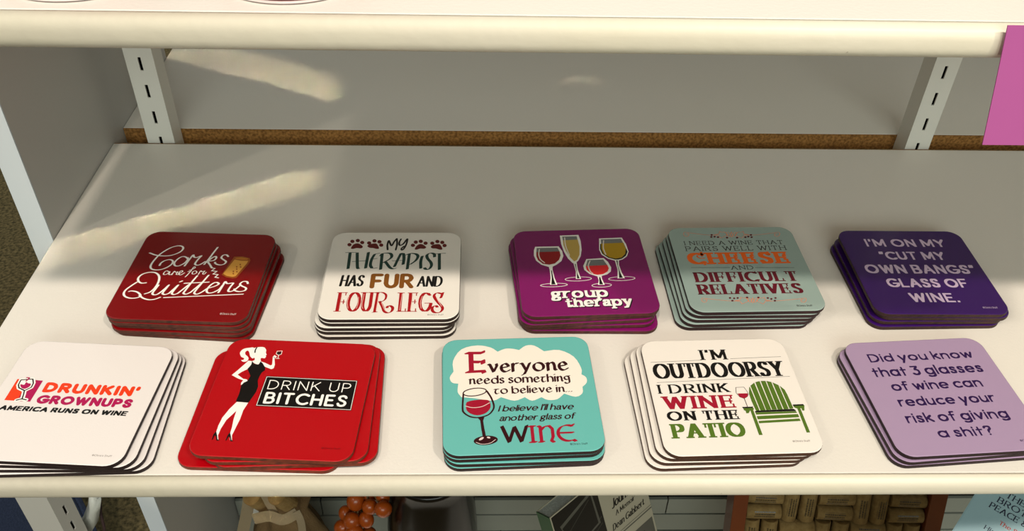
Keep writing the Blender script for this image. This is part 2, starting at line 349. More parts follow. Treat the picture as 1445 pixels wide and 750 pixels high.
POSE={1:(-0.2038,0.4768,-0.0427),2:(-0.0656,0.4785,0.0084),3:(0.0700,0.4832,0.0500),4:(0.1861,0.4871,0.0265),5:(0.3168,0.4884,-0.0025),6:(-0.2491,0.3637,-0.0642),7:(-0.1205,0.3661,-0.0580),8:(0.0213,0.3694,0.0418),9:(0.1501,0.3683,0.0328),10:(0.2875,0.3715,0.0655)}
# printed designs of the top coasters, in millimetres from each coaster's centre
D={
1:[["S","white",1,1.45,0.8,1,[-38.81,21.63,-33.44,19.31,-27.61,18.71,-22.34,19.87,-17.83,23.47,-16.6,27.51,-18.18,30.3,-21.53,30.71,-25.2,28.8,-28.32,25.22,-31.03,20.56,-32.67,14.89,-33.41,8.8,-32.48,5.03,-29.8,3.22,-25.38,3.44,-21.41,6.12,-19.2,10.04,-19.55,13.33,-22.14,14.86,-25.23,13.6,-27.1,10.75,-27.23,8.01]],["S","white",1,1.45,0.8,1,[-9.91,16.57,-12.0,18.37,-14.53,18.57,-16.79,15.68,-17.82,11.21,-16.18,8.23,-13.44,8.36,-10.61,11.56,-9.57,15.48,-10.24,17.67]],["S","white",1,1.45,0.8,1,[-9.61,8.33,-8.51,14.98,-7.26,20.84,-6.04,18.66,-3.83,18.1,-1.15,20.25,-2.34,16.17,-3.02,11.17,-1.3,9.61,0.88,10.49,3.37,13.91]],["S","white",1,1.45,0.8,1,[7.7,30.46,6.43,24.12,5.19,17.32,3.63,10.62]],["S","white",1,1.45,0.8,1,[4.72,12.87,6.58,17.39,8.98,20.08,10.09,17.9,8.93,15.29,5.44,14.01,7.91,10.28,10.07,7.12]],["S","white",1,1.45,0.8,1,[18.12,20.2,16.56,22.03,14.18,21.69,13.55,18.85,15.55,16.73,18.02,14.63,17.59,11.86,14.79,10.62,11.53,11.78,10.49,13.49]],["S","white",1,0.9,0.6,0,[10.07,7.12,12.41,6.69,10.78,3.91,14.68,3.57,12.76,0.58,16.47,0.12,15.1,-2.81,17.67,-3.43]],["S","white",1,0.8,0.5,1,[-18.57,1.62,-20.54,2.38,-21.55,0.19,-21.06,-1.71,-19.07,-1.08,-17.89,1.65,-17.65,-1.22,-16.33,-1.48,-15.28,-0.04]],["S","white",1,0.8,0.5,1,[-15.45,-1.65,-14.93,2.12,-13.58,1.11,-12.39,1.71,-12.57,-0.97,-11.15,-1.12,-10.43,-0.12]],["S","white",1,0.8,0.5,1,[-10.53,0.19,-9.13,1.87,-9.73,3.13,-10.96,1.99,-11.05,-0.37,-9.3,-1.56,-7.3,0.88]],["S","white",1,0.8,0.5,1,[-4.72,3.69,-2.47,5.42,-1.59,7.09,-2.77,7.58,-3.53,3.21,-4.62,-1.12,-5.47,-3.49]],["S","white",1,0.8,0.5,1,[-5.32,2.27,-3.13,3.02]],["S","white",1,0.8,0.5,1,[-0.47,3.36,-1.85,2.22,-1.69,0.09,-0.13,-0.05,1.03,1.83,-0.47,3.36]],["S","white",1,0.8,0.5,1,[2.73,-0.44,3.28,3.55,4.61,2.54,6.07,3.47,5.51,0.65,6.71,0.07,7.49,2.14]],["S","white",1,1.5,0.85,1,[-30.45,-11.0,-33.35,-11.45,-36.07,-9.5,-37.33,-5.88,-35.9,-2.11,-31.89,0.22,-27.31,-0.09,-23.72,-3.64,-22.17,-9.35,-22.46,-15.57,-24.25,-20.26,-27.2,-22.42]],["S","white",1,1.5,0.85,1,[-36.71,-10.57,-39.11,-14.31,-41.47,-19.04,-41.34,-23.09,-38.96,-26.0,-34.5,-27.28,-30.27,-26.09,-29.71,-23.85,-33.16,-20.68,-37.14,-19.85,-38.62,-20.43]],["S","white",1,1.5,0.85,1,[-30.3,-24.08,-26.65,-26.91,-22.22,-28.2,-18.53,-27.33,-15.84,-25.4]],["S","white",1,1.5,0.85,1,[-20.98,-12.93,-21.79,-17.59,-22.29,-21.68,-20.61,-23.12,-18.3,-22.0,-15.82,-17.31,-13.98,-12.59]],["S","white",1,1.5,0.85,1,[-13.98,-12.59,-15.0,-17.78,-15.5,-21.36,-13.46,-22.48,-11.21,-21.16]],["S","white",1,1.5,0.85,1,[-11.21,-21.16,-7.64,-12.29]],["S","white",1,1.5,0.85,1,[-7.64,-12.29,-8.87,-18.0,-9.23,-21.06,-7.53,-22.19,-5.27,-20.87]],["S","white",1,1.5,0.85,1,[-7.36,-8.84,-6.28,-7.95]],["S","white",1,1.5,0.85,1,[-5.27,-20.87,0.6,-9.29]],["S","white",1,1.5,0.85,1,[2.46,-1.84,0.6,-9.29,-1.27,-18.65,-1.31,-20.69,0.59,-21.4,3.01,-19.47]],["S","white",1,1.5,0.85,1,[3.01,-19.47,7.98,-8.94]],["S","white",1,1.5,0.85,1,[10.1,-0.94,7.98,-8.94,5.87,-17.8,5.96,-20.34,7.85,-21.06,10.3,-19.12,13.11,-14.9]],["S","white",1,1.5,0.85,1,[-3.87,-10.24,12.19,-8.21]],["S","white",1,1.5,0.85,1,[13.11,-14.9,17.2,-12.64,19.69,-9.93,17.99,-8.25,15.85,-9.08,13.86,-12.8,13.36,-16.94,15.08,-19.4,18.25,-18.74,21.39,-15.53,22.79,-10.82]],["S","white",1,1.5,0.85,1,[21.95,-18.77,22.93,-11.34,23.48,-7.15,25.39,-9.14,29.28,-8.43,28.56,-12.1,27.99,-16.24,29.31,-17.4,31.65,-16.06,33.51,-12.89,34.85,-10.24]],["S","white",1,1.5,0.85,1,[39.5,-8.46,38.3,-6.43,35.6,-6.56,34.25,-9.23,36.13,-11.22,39.33,-13.13,39.31,-15.7,35.96,-17.08,32.7,-16.22,31.78,-14.52]],["S","white",1,1.2,0.8,0,[-13.25,-25.58,38.96,-19.58]],["P","cork_line",1,0,[22.3,20.41,28.16,20.92,33.86,19.3,35.04,16.58,34.62,12.15,30.13,-2.62,27.64,-3.58,22.54,-2.45,18.97,0.03,19.4,2.72]],["P","cork_fill",2,0,[23.52,17.12,28.75,15.94,33.6,16.18,33.31,13.18,29.04,-1.08,27.2,-1.91,22.85,-1.06,19.9,0.93,20.08,2.76]],["P","cork_top",3,0,[23.37,19.01,27.72,19.89,32.96,18.7,32.68,17.02,28.52,16.81,24.42,17.72]],["P","cork_line",3,0,[29.57,11.68,29.61,11.41,29.6,11.17,29.53,10.97,29.4,10.84,29.24,10.79,29.06,10.82,28.88,10.94,28.71,11.12,28.57,11.36,28.47,11.63,28.43,11.89,28.44,12.14,28.51,12.34,28.63,12.47,28.79,12.52,28.98,12.49,29.16,12.37,29.33,12.18,29.47,11.95]],["P","cork_line",3,0,[30.55,9.0,30.59,8.73,30.57,8.49,30.5,8.29,30.38,8.16,30.22,8.11,30.04,8.14,29.85,8.26,29.68,8.44,29.54,8.68,29.45,8.94,29.4,9.21,29.42,9.45,29.49,9.65,29.61,9.78,29.77,9.83,29.95,9.8,30.14,9.68,30.31,9.5,30.45,9.26]],["P","cork_line",3,0,[27.74,9.08,27.78,8.81,27.77,8.57,27.7,8.37,27.58,8.24,27.42,8.19,27.24,8.22,27.05,8.34,26.88,8.52,26.74,8.76,26.64,9.02,26.6,9.29,26.61,9.53,26.69,9.73,26.81,9.86,26.97,9.91,27.15,9.88,27.33,9.76,27.5,9.58,27.65,9.34]],["P","cork_line",3,0,[28.39,6.61,28.43,6.35,28.42,6.1,28.35,5.91,28.22,5.78,28.07,5.73,27.89,5.76,27.7,5.88,27.53,6.06,27.39,6.29,27.29,6.56,27.25,6.82,27.27,7.07,27.34,7.26,27.46,7.39,27.62,7.44,27.8,7.41,27.98,7.29,28.15,7.11,28.29,6.87]],["P","cork_line",3,0,[26.74,3.94,26.78,3.68,26.77,3.44,26.7,3.24,26.58,3.11,26.42,3.07,26.24,3.1,26.06,3.21,25.89,3.39,25.75,3.63,25.65,3.89,25.61,4.15,25.62,4.39,25.69,4.59,25.81,4.71,25.97,4.76,26.15,4.73,26.33,4.62,26.5,4.43,26.64,4.2]],["P","cork_line",3,0,[29.28,3.74,29.32,3.48,29.31,3.24,29.24,3.04,29.12,2.92,28.96,2.87,28.78,2.9,28.6,3.01,28.43,3.19,28.29,3.43,28.19,3.69,28.15,3.95,28.16,4.19,28.23,4.39,28.35,4.52,28.51,4.57,28.69,4.53,28.88,4.42,29.05,4.24,29.19,4.0]],["P","cork_line",3,0,[27.32,1.5,27.36,1.24,27.35,1.0,27.28,0.81,27.16,0.68,27.0,0.63,26.82,0.67,26.64,0.78,26.47,0.96,26.33,1.19,26.23,1.45,26.19,1.71,26.2,1.95,26.27,2.14,26.39,2.27,26.55,2.32,26.73,2.29,26.91,2.17,27.08,1.99,27.22,1.76]],["T","pale",1,"©Chris's Stuff","mono",28.82,39.54,-40.64,-38.82]],
2:[["P","maroon",1,1,[-32.54,28.18,-31.73,31.82,-29.82,33.79,-27.38,33.79,-24.69,31.32,-24.19,29.35,-25.58,28.18,-28.35,28.57,-30.97,27.6]],["P","maroon",1,0,[-32.6,32.51,-32.61,31.9,-32.76,31.35,-33.05,30.91,-33.44,30.63,-33.9,30.54,-34.38,30.64,-34.83,30.92,-35.22,31.35,-35.49,31.9,-35.64,32.51,-35.63,33.12,-35.48,33.67,-35.19,34.11,-34.8,34.39,-34.34,34.49,-33.86,34.39,-33.4,34.11,-33.02,33.67,-32.74,33.12]],["P","maroon",1,0,[-30.9,36.48,-30.91,35.86,-31.06,35.31,-31.35,34.87,-31.75,34.59,-32.21,34.49,-32.69,34.59,-33.15,34.87,-33.53,35.31,-33.81,35.86,-33.95,36.48,-33.95,37.1,-33.79,37.65,-33.5,38.1,-33.11,38.38,-32.65,38.48,-32.16,38.38,-31.71,38.1,-31.32,37.65,-31.04,37.1]],["P","maroon",1,0,[-27.03,37.48,-27.04,36.86,-27.2,36.3,-27.49,35.86,-27.89,35.58,-28.35,35.48,-28.83,35.58,-29.29,35.86,-29.67,36.3,-29.95,36.86,-30.09,37.48,-30.08,38.1,-29.92,38.65,-29.63,39.1,-29.23,39.38,-28.77,39.48,-28.29,39.38,-27.83,39.1,-27.44,38.65,-27.17,38.09]],["P","maroon",1,0,[-23.55,35.08,-23.56,34.47,-23.72,33.91,-24.01,33.47,-24.41,33.19,-24.87,33.1,-25.35,33.19,-25.81,33.48,-26.19,33.91,-26.46,34.47,-26.6,35.08,-26.59,35.7,-26.43,36.25,-26.14,36.69,-25.74,36.98,-25.28,37.08,-24.79,36.98,-24.34,36.69,-23.96,36.25,-23.68,35.7]],["P","maroon",1,1,[-20.87,30.82,-19.66,32.8,-17.01,33.79,-14.57,33.78,-12.75,30.32,-12.23,27.87,-14.02,27.58,-16.53,28.56,-18.99,28.86]],["P","maroon",1,0,[-18.42,34.48,-18.44,33.87,-18.6,33.32,-18.9,32.88,-19.3,32.6,-19.76,32.5,-20.24,32.6,-20.69,32.88,-21.07,33.32,-21.34,33.87,-21.47,34.48,-21.46,35.1,-21.3,35.65,-21.0,36.09,-20.6,36.38,-20.14,36.47,-19.66,36.38,-19.2,36.09,-18.82,35.65,-18.55,35.1]],["P","maroon",1,0,[-14.74,37.07,-14.76,36.45,-14.93,35.9,-15.23,35.46,-15.63,35.17,-16.09,35.08,-16.58,35.17,-17.03,35.46,-17.41,35.9,-17.67,36.45,-17.81,37.07,-17.79,37.69,-17.62,38.25,-17.32,38.69,-16.92,38.98,-16.46,39.08,-15.97,38.98,-15.52,38.69,-15.14,38.25,-14.87,37.69]],["P","maroon",1,0,[-10.97,35.97,-11.0,35.35,-11.17,34.8,-11.47,34.36,-11.87,34.08,-12.33,33.98,-12.81,34.08,-13.26,34.36,-13.64,34.8,-13.91,35.36,-14.03,35.97,-14.01,36.59,-13.85,37.15,-13.55,37.59,-13.14,37.87,-12.68,37.97,-12.2,37.87,-11.74,37.59,-11.37,37.14,-11.1,36.59]],["P","maroon",1,0,[-9.36,32.0,-9.38,31.39,-9.55,30.84,-9.85,30.4,-10.25,30.12,-10.71,30.03,-11.19,30.12,-11.64,30.4,-12.01,30.84,-12.28,31.39,-12.4,32.0,-12.38,32.61,-12.21,33.16,-11.91,33.6,-11.51,33.88,-11.05,33.98,-10.57,33.88,-10.12,33.6,-9.75,33.16,-9.48,32.61]],["P","maroon",1,1,[13.91,27.16,14.93,30.8,16.95,33.07,19.41,32.77,21.67,30.3,22.04,28.82,20.57,27.74,17.82,27.94,15.46,26.67]],["P","maroon",1,0,[13.84,31.78,13.8,31.17,13.61,30.62,13.3,30.19,12.89,29.91,12.42,29.81,11.95,29.91,11.51,30.19,11.14,30.63,10.89,31.18,10.78,31.79,10.82,32.4,11.01,32.95,11.32,33.39,11.73,33.67,12.2,33.77,12.67,33.67,13.12,33.39,13.48,32.95,13.73,32.4]],["P","maroon",1,0,[15.71,35.56,15.67,34.94,15.48,34.39,15.17,33.95,14.76,33.66,14.29,33.57,13.81,33.67,13.37,33.95,13.0,34.39,12.75,34.94,12.64,35.56,12.68,36.18,12.87,36.73,13.19,37.18,13.6,37.46,14.07,37.56,14.55,37.46,14.99,37.18,15.36,36.73,15.6,36.18]],["P","maroon",1,0,[19.35,36.56,19.3,35.94,19.11,35.38,18.79,34.94,18.38,34.66,17.91,34.56,17.43,34.66,16.99,34.94,16.63,35.38,16.38,35.94,16.27,36.56,16.32,37.18,16.51,37.73,16.82,38.18,17.24,38.46,17.71,38.56,18.19,38.46,18.63,38.18,18.99,37.73,19.24,37.17]],["P","maroon",1,0,[23.01,34.26,22.97,33.64,22.77,33.09,22.46,32.65,22.04,32.37,21.57,32.27,21.1,32.37,20.66,32.65,20.3,33.09,20.05,33.65,19.95,34.26,19.99,34.88,20.18,35.43,20.5,35.87,20.92,36.16,21.39,36.25,21.87,36.16,22.31,35.87,22.67,35.43,22.91,34.87]],["P","maroon",1,1,[25.47,29.8,26.78,32.07,29.5,33.06,31.96,32.76,33.6,29.3,33.87,26.85,31.87,26.66,29.38,27.93,26.94,28.13]],["P","maroon",1,0,[27.92,34.26,27.87,33.64,27.67,33.09,27.35,32.65,26.94,32.37,26.47,32.27,25.99,32.37,25.55,32.65,25.2,33.09,24.95,33.64,24.85,34.26,24.9,34.87,25.1,35.43,25.42,35.87,25.83,36.15,26.31,36.25,26.78,36.15,27.22,35.87,27.58,35.43,27.82,34.87]],["P","maroon",1,0,[31.66,36.25,31.6,35.63,31.4,35.08,31.08,34.63,30.66,34.35,30.19,34.25,29.71,34.35,29.27,34.64,28.92,35.08,28.68,35.63,28.58,36.25,28.63,36.87,28.83,37.43,29.15,37.87,29.57,38.16,30.05,38.26,30.53,38.16,30.96,37.87,31.32,37.43,31.56,36.87]],["P","maroon",1,0,[35.26,35.25,35.2,34.63,35.0,34.08,34.67,33.64,34.25,33.35,33.78,33.26,33.31,33.36,32.87,33.64,32.51,34.08,32.28,34.63,32.18,35.25,32.24,35.87,32.44,36.43,32.76,36.87,33.18,37.15,33.65,37.25,34.13,37.15,34.57,36.87,34.93,36.42,35.16,35.87]],["P","maroon",1,0,[37.08,31.47,37.03,30.86,36.82,30.31,36.5,29.87,36.08,29.59,35.61,29.5,35.14,29.59,34.7,29.87,34.35,30.31,34.12,30.86,34.02,31.47,34.08,32.08,34.28,32.64,34.6,33.08,35.02,33.36,35.49,33.46,35.97,33.36,36.41,33.08,36.76,32.64,36.99,32.08]],["S","black",1,1.45,1.1,1,[-5.76,26.6,-6.4,32.29,-5.81,37.27,-4.92,35.27,-3.27,31.3,-1.63,36.27,-0.04,39.77]],["S","black",1,1.45,1.1,1,[-0.04,39.77,0.61,33.28,0.13,26.39]],["S","black",1,1.45,1.1,1,[3.07,39.27,2.12,35.27,2.67,31.79,5.01,33.28,7.14,38.26,7.83,39.07,7.45,33.27,5.97,27.85,4.57,26.19,4.25,28.15,6.09,30.8]],["S","pine",1,2.3,0.5,1,[-32.57,23.03,-32.02,4.98]],["S","pine",1,2.3,0.5,1,[-27.46,23.03,-25.69,7.38,-24.67,4.97]],["S","pine",1,2.3,0.5,1,[-19.38,23.5,-19.72,5.51]],["S","pine",1,2.3,0.5,1,[-14.67,21.37,-16.26,15.83,-16.65,9.23,-15.31,5.69]],["S","pine",1,2.3,0.5,1,[-9.31,22.04,-8.98,4.1]],["S","pine",1,2.3,0.5,1,[-10.31,19.64,-8.73,22.23,-3.93,22.52,-2.17,19.14,-3.41,15.81,-7.84,11.56]],["S","pine",1,2.3,0.5,1,[-6.13,12.5,-2.68,6.4,-0.48,4.73,1.26,5.1]],["S","pine",1,2.3,0.5,1,[4.23,22.31,2.57,15.8,0.53,7.05]],["S","pine",1,2.3,0.5,1,[4.23,22.31,6.09,21.54,6.76,15.79,6.57,9.65]],["S","pine",1,2.3,0.5,1,[10.31,21.53,9.86,4.52]],["S","pine",1,2.3,0.5,1,[8.26,20.57,11.17,22.3,15.13,21.53,16.67,18.64,15.25,13.88,11.9,9.92]],["S","pine",1,2.3,0.5,1,[19.78,19.11,19.01,12.92,19.4,5.24]],["S","pine",1,2.3,0.5,1,[28.73,18.14,28.24,21.51,25.65,22.67,23.2,20.55,23.62,16.72,26.22,11.97,26.85,8.21,25.24,4.3,22.99,4.31,22.03,5.89]],["S","pine",1,2.3,0.5,1,[32.03,21.99,32.65,3.92]],["S","pine",1,0.5,0.45,0,[-35.9,23.23,-28.11,23.51]],["S","pine",1,0.5,0.45,0,[-29.85,13.01,-18.76,13.93]],["S","pine",1,0.5,0.45,0,[-14.69,21.56,-11.16,22.52]],["S","pine",1,0.5,0.45,0,[-15.48,15.82,-12.44,16.58]],["S","pine",1,0.5,0.45,0,[-15.9,5.69,-13.8,5.31,-11.5,5.96]],["S","pine",1,0.5,0.45,0,[-1.46,13.72,6.86,14.36]],["S","pine",1,0.5,0.45,0,[29.01,21.7,36.55,22.47]],["S","pine",1,0.5,0.45,0,[-24.49,4.97,-23.7,5.34]],["T","black",1,"HAS","hand",-35.87,-19.28,-14.2,-1.96],["T","black",1,"AND","hand",17.66,35.54,-14.73,-3.21],["T","fur",1,"FUR","fat",-15.08,15.45,-16.43,-0.53],["T","red",1,"FOU","slabn",-35.51,-11.61,-39.95,-20.41],["T","red",1,"LEG","slabn",6.21,28.59,-40.31,-20.92],["S","red",1,2.1,0.6,1,[-8.59,-20.85,-8.9,-30.82,-9.21,-40.55]],["S","red",1,2.1,0.6,1,[-6.59,-29.93,-4.35,-35.29,-2.8,-39.7,-0.3,-41.46,2.22,-39.73,2.55,-36.21,0.62,-34.25,-1.0,-34.87,-1.0,-36.37]],["S","red",1,2.1,0.6,1,[34.62,-26.49,35.27,-24.21,35.96,-21.01]],["S","red",1,2.1,0.6,1,[35.39,-22.38,32.62,-21.18,30.54,-22.37,30.24,-25.56,32.97,-31.0,35.82,-35.47,36.09,-38.57,34.22,-41.19,30.97,-41.17,29.27,-38.54,29.67,-35.44,31.6,-34.39,32.67,-35.9]],["S","red",1,1.6,0.45,1,[-10.1,-20.84,-5.58,-20.67,-2.96,-23.16,-2.93,-27.25,-4.81,-29.76,-7.19,-29.93]],["S","red",1,1.6,0.45,1,[-10.37,-40.72,-7.75,-40.38]],["S","red",1,1.6,0.45,1,[-10.11,-20.66,-7.39,-20.67]],["S","rosy",2,0.38,0.3,1,[-32.93,-22.13,-32.99,-38.51]],["S","rosy",2,0.38,0.3,1,[-27.98,-24.43,-28.4,-30.74,-27.27,-36.96]],["S","rosy",2,0.38,0.3,1,[-21.4,-25.36,-21.12,-32.56,-21.66,-36.98]],["S","rosy",2,0.38,0.3,1,[-17.99,-22.19,-18.29,-33.46,-17.34,-37.0]],["S","rosy",2,0.38,0.3,1,[-7.86,-22.22,-8.27,-39.24]],["S","rosy",2,0.38,0.3,1,[-5.44,-30.84,-2.83,-37.95,-1.29,-40.15]],["S","rosy",2,0.38,0.3,1,[8.09,-22.28,7.48,-38.87]],["S","rosy",2,0.38,0.3,1,[15.4,-22.31,14.7,-38.91]],["S","rosy",2,0.38,0.3,1,[21.99,-24.62,20.99,-30.95,21.78,-37.18]],["S","rosy",2,0.38,0.3,1,[30.9,-23.74,33.24,-30.1,35.5,-35.03]],["T","grey",1,"©Chris's Stuff","mono",26.34,36.96,-44.05,-42.66]],
3:[["S","white",1,0.42,0.42,0,[-13.58,-15.79,-14.11,-16.38,-15.51,-16.92,-17.65,-17.35,-20.32,-17.64,-23.25,-17.75,-26.17,-17.68,-28.79,-17.44,-30.85,-17.04,-32.16,-16.53,-32.58,-15.95,-32.08,-15.37,-30.69,-14.83,-28.56,-14.39,-25.88,-14.1,-22.94,-13.99,-20.0,-14.05,-17.37,-14.3,-15.3,-14.7,-13.99,-15.22,-13.58,-15.79]],["P","white",2,0,[-24.77,4.74,-21.88,4.61,-22.31,0.58,-21.82,-8.29,-20.65,-15.72,-25.82,-15.49,-24.66,-8.17,-24.32,0.67]],["P","black",3,0,[-23.46,0.63,-22.86,-0.29,-22.66,-9.13,-21.84,-15.24,-24.84,-15.28,-23.81,-8.21]],["P","white",2,0,[-32.35,27.63,-14.99,27.46,-12.95,21.77,-12.72,16.14,-14.86,10.23,-18.8,6.29,-22.24,4.0,-24.83,4.11,-29.78,6.77,-33.12,11.48,-34.21,17.53,-33.61,23.6]],["P","glassgrey",3,0,[-31.37,26.06,-16.04,25.98,-14.91,21.2,-32.06,21.18]],["P","wine_dark",4,0,[-32.06,21.18,-14.89,21.38,-14.71,16.69,-16.45,11.67,-19.81,7.7,-24.0,6.52,-28.54,7.62,-31.63,11.87,-32.48,16.53]],["S","hilite",5,0.9,0.7,1,[-29.57,24.37,-30.55,18.3,-29.79,12.71,-27.26,8.75]],["S","white",1,0.42,0.42,0,[4.26,-10.0,3.72,-10.67,2.3,-11.29,0.16,-11.79,-2.5,-12.12,-5.42,-12.25,-8.31,-12.17,-10.9,-11.89,-12.94,-11.43,-14.22,-10.83,-14.61,-10.17,-14.09,-9.49,-12.69,-8.87,-10.56,-8.37,-7.89,-8.04,-4.96,-7.9,-2.04,-7.98,0.56,-8.27,2.6,-8.73,3.87,-9.33,4.26,-10.0]],["P","white",2,0,[-6.48,8.03,-3.98,8.38,-4.21,-0.21,-3.2,-10.17,-6.89,-10.01,-5.87,-1.93]],["P","black",3,0,[-5.66,6.63,-4.91,6.59,-5.06,-3.74,-4.09,-9.52,-5.99,-9.61,-5.3,-1.95]],["P","white",2,0,[-12.64,40.37,1.47,40.67,2.18,33.1,1.52,22.57,-0.17,15.14,-2.58,10.15,-4.97,7.51,-7.0,7.6,-9.82,13.23,-11.83,21.25,-12.74,29.86]],["P","glassgrey",3,0,[-10.98,39.02,-0.07,39.06,-0.03,34.65,-11.02,34.43]],["P","champagne",4,0,[-11.02,34.43,0.13,34.93,0.41,26.43,-0.81,17.03,-3.34,11.11,-5.61,9.37,-7.96,14.08,-10.24,22.13,-11.25,28.84]],["S","hilite",5,0.9,0.7,1,[-9.34,37.48,-9.75,27.81,-8.26,16.41]],["S","white",1,0.42,0.42,0,[17.36,-17.49,16.93,-18.13,15.87,-18.71,14.27,-19.17,12.31,-19.48,10.15,-19.59,8.03,-19.51,6.14,-19.23,4.66,-18.79,3.75,-18.23,3.48,-17.6,3.9,-16.96,4.95,-16.38,6.54,-15.91,8.51,-15.61,10.67,-15.49,12.81,-15.57,14.71,-15.85,16.19,-16.29,17.1,-16.86,17.36,-17.49]],["P","white",2,0,[8.68,-7.18,11.83,-7.32,11.62,-10.65,12.62,-17.21,7.82,-17.0,9.08,-12.29]],["P","black",3,0,[9.88,-8.82,10.74,-8.86,10.85,-11.93,11.56,-16.74,8.9,-16.62]],["P","white",2,0,[3.5,11.73,16.25,12.39,18.79,7.85,20.12,1.42,19.13,-3.03,16.06,-6.01,11.79,-7.59,8.32,-7.7,3.52,-5.01,0.4,-0.41,0.25,4.1]],["P","glassgrey",3,0,[4.21,10.5,15.71,10.74,17.65,4.25,2.16,4.02]],["P","rose",4,0,[1.96,3.84,17.76,4.24,18.25,0.6,16.83,-2.92,13.24,-5.61,9.1,-6.32,4.73,-4.62,2.12,-0.49]],["S","hilite",5,0.9,0.7,1,[5.81,9.33,3.89,3.94,4.47,-2.38,5.88,-4.67]],["S","white",1,0.42,0.42,0,[35.24,-10.93,34.67,-11.61,33.22,-12.23,31.05,-12.73,28.36,-13.06,25.42,-13.19,22.51,-13.11,19.92,-12.82,17.89,-12.36,16.63,-11.77,16.26,-11.1,16.81,-10.42,18.24,-9.81,20.4,-9.3,23.1,-8.97,26.05,-8.83,28.98,-8.92,31.59,-9.2,33.62,-9.67,34.88,-10.26,35.24,-10.93]],["P","white",2,0,[24.04,9.46,27.0,9.52,26.24,3.87,26.75,-4.25,27.98,-10.68,22.8,-10.71,24.31,-1.46]],["P","black",3,0,[25.01,9.24,26.06,9.19,25.34,3.0,25.74,-5.1,26.61,-10.27,23.9,-10.32,25.03,-2.39]],["P","white",2,0,[16.31,35.62,33.62,35.98,35.44,27.82,35.76,19.22,33.61,13.68,29.75,10.14,26.31,8.9,24.26,8.99,19.36,11.51,15.37,16.33,14.43,22.02]],["P","black",3,0,[16.13,28.64,17.02,29.37,33.76,29.63,35.08,18.78,32.93,14.18,29.62,11.07,26.5,10.09,24.45,10.18,19.8,12.42,16.1,17.24,15.28,22.94]],["P","glassgrey",3,0,[17.46,34.4,32.65,34.55,33.52,29.64,17.02,29.37]],["P","chardonnay",4,0,[17.02,29.37,33.64,29.64,34.45,23.07,32.91,16.52,29.55,12.46,25.22,11.26,20.75,12.84,16.98,17.2,16.23,22.9]],["S","hilite",5,0.9,0.7,1,[19.35,32.86,17.8,23.78,18.43,16.2]],["T","black",1,"group","slabx",-25.71,14.06,-30.59,-20.55],["T","black",1,"therapy","slabx",-16.47,29.47,-40.01,-30.54],["T","white",2,"group","slabx",-26.4,13.41,-29.78,-19.72],["T","white",2,"therapy","slabx",-17.14,28.84,-39.22,-29.72]],
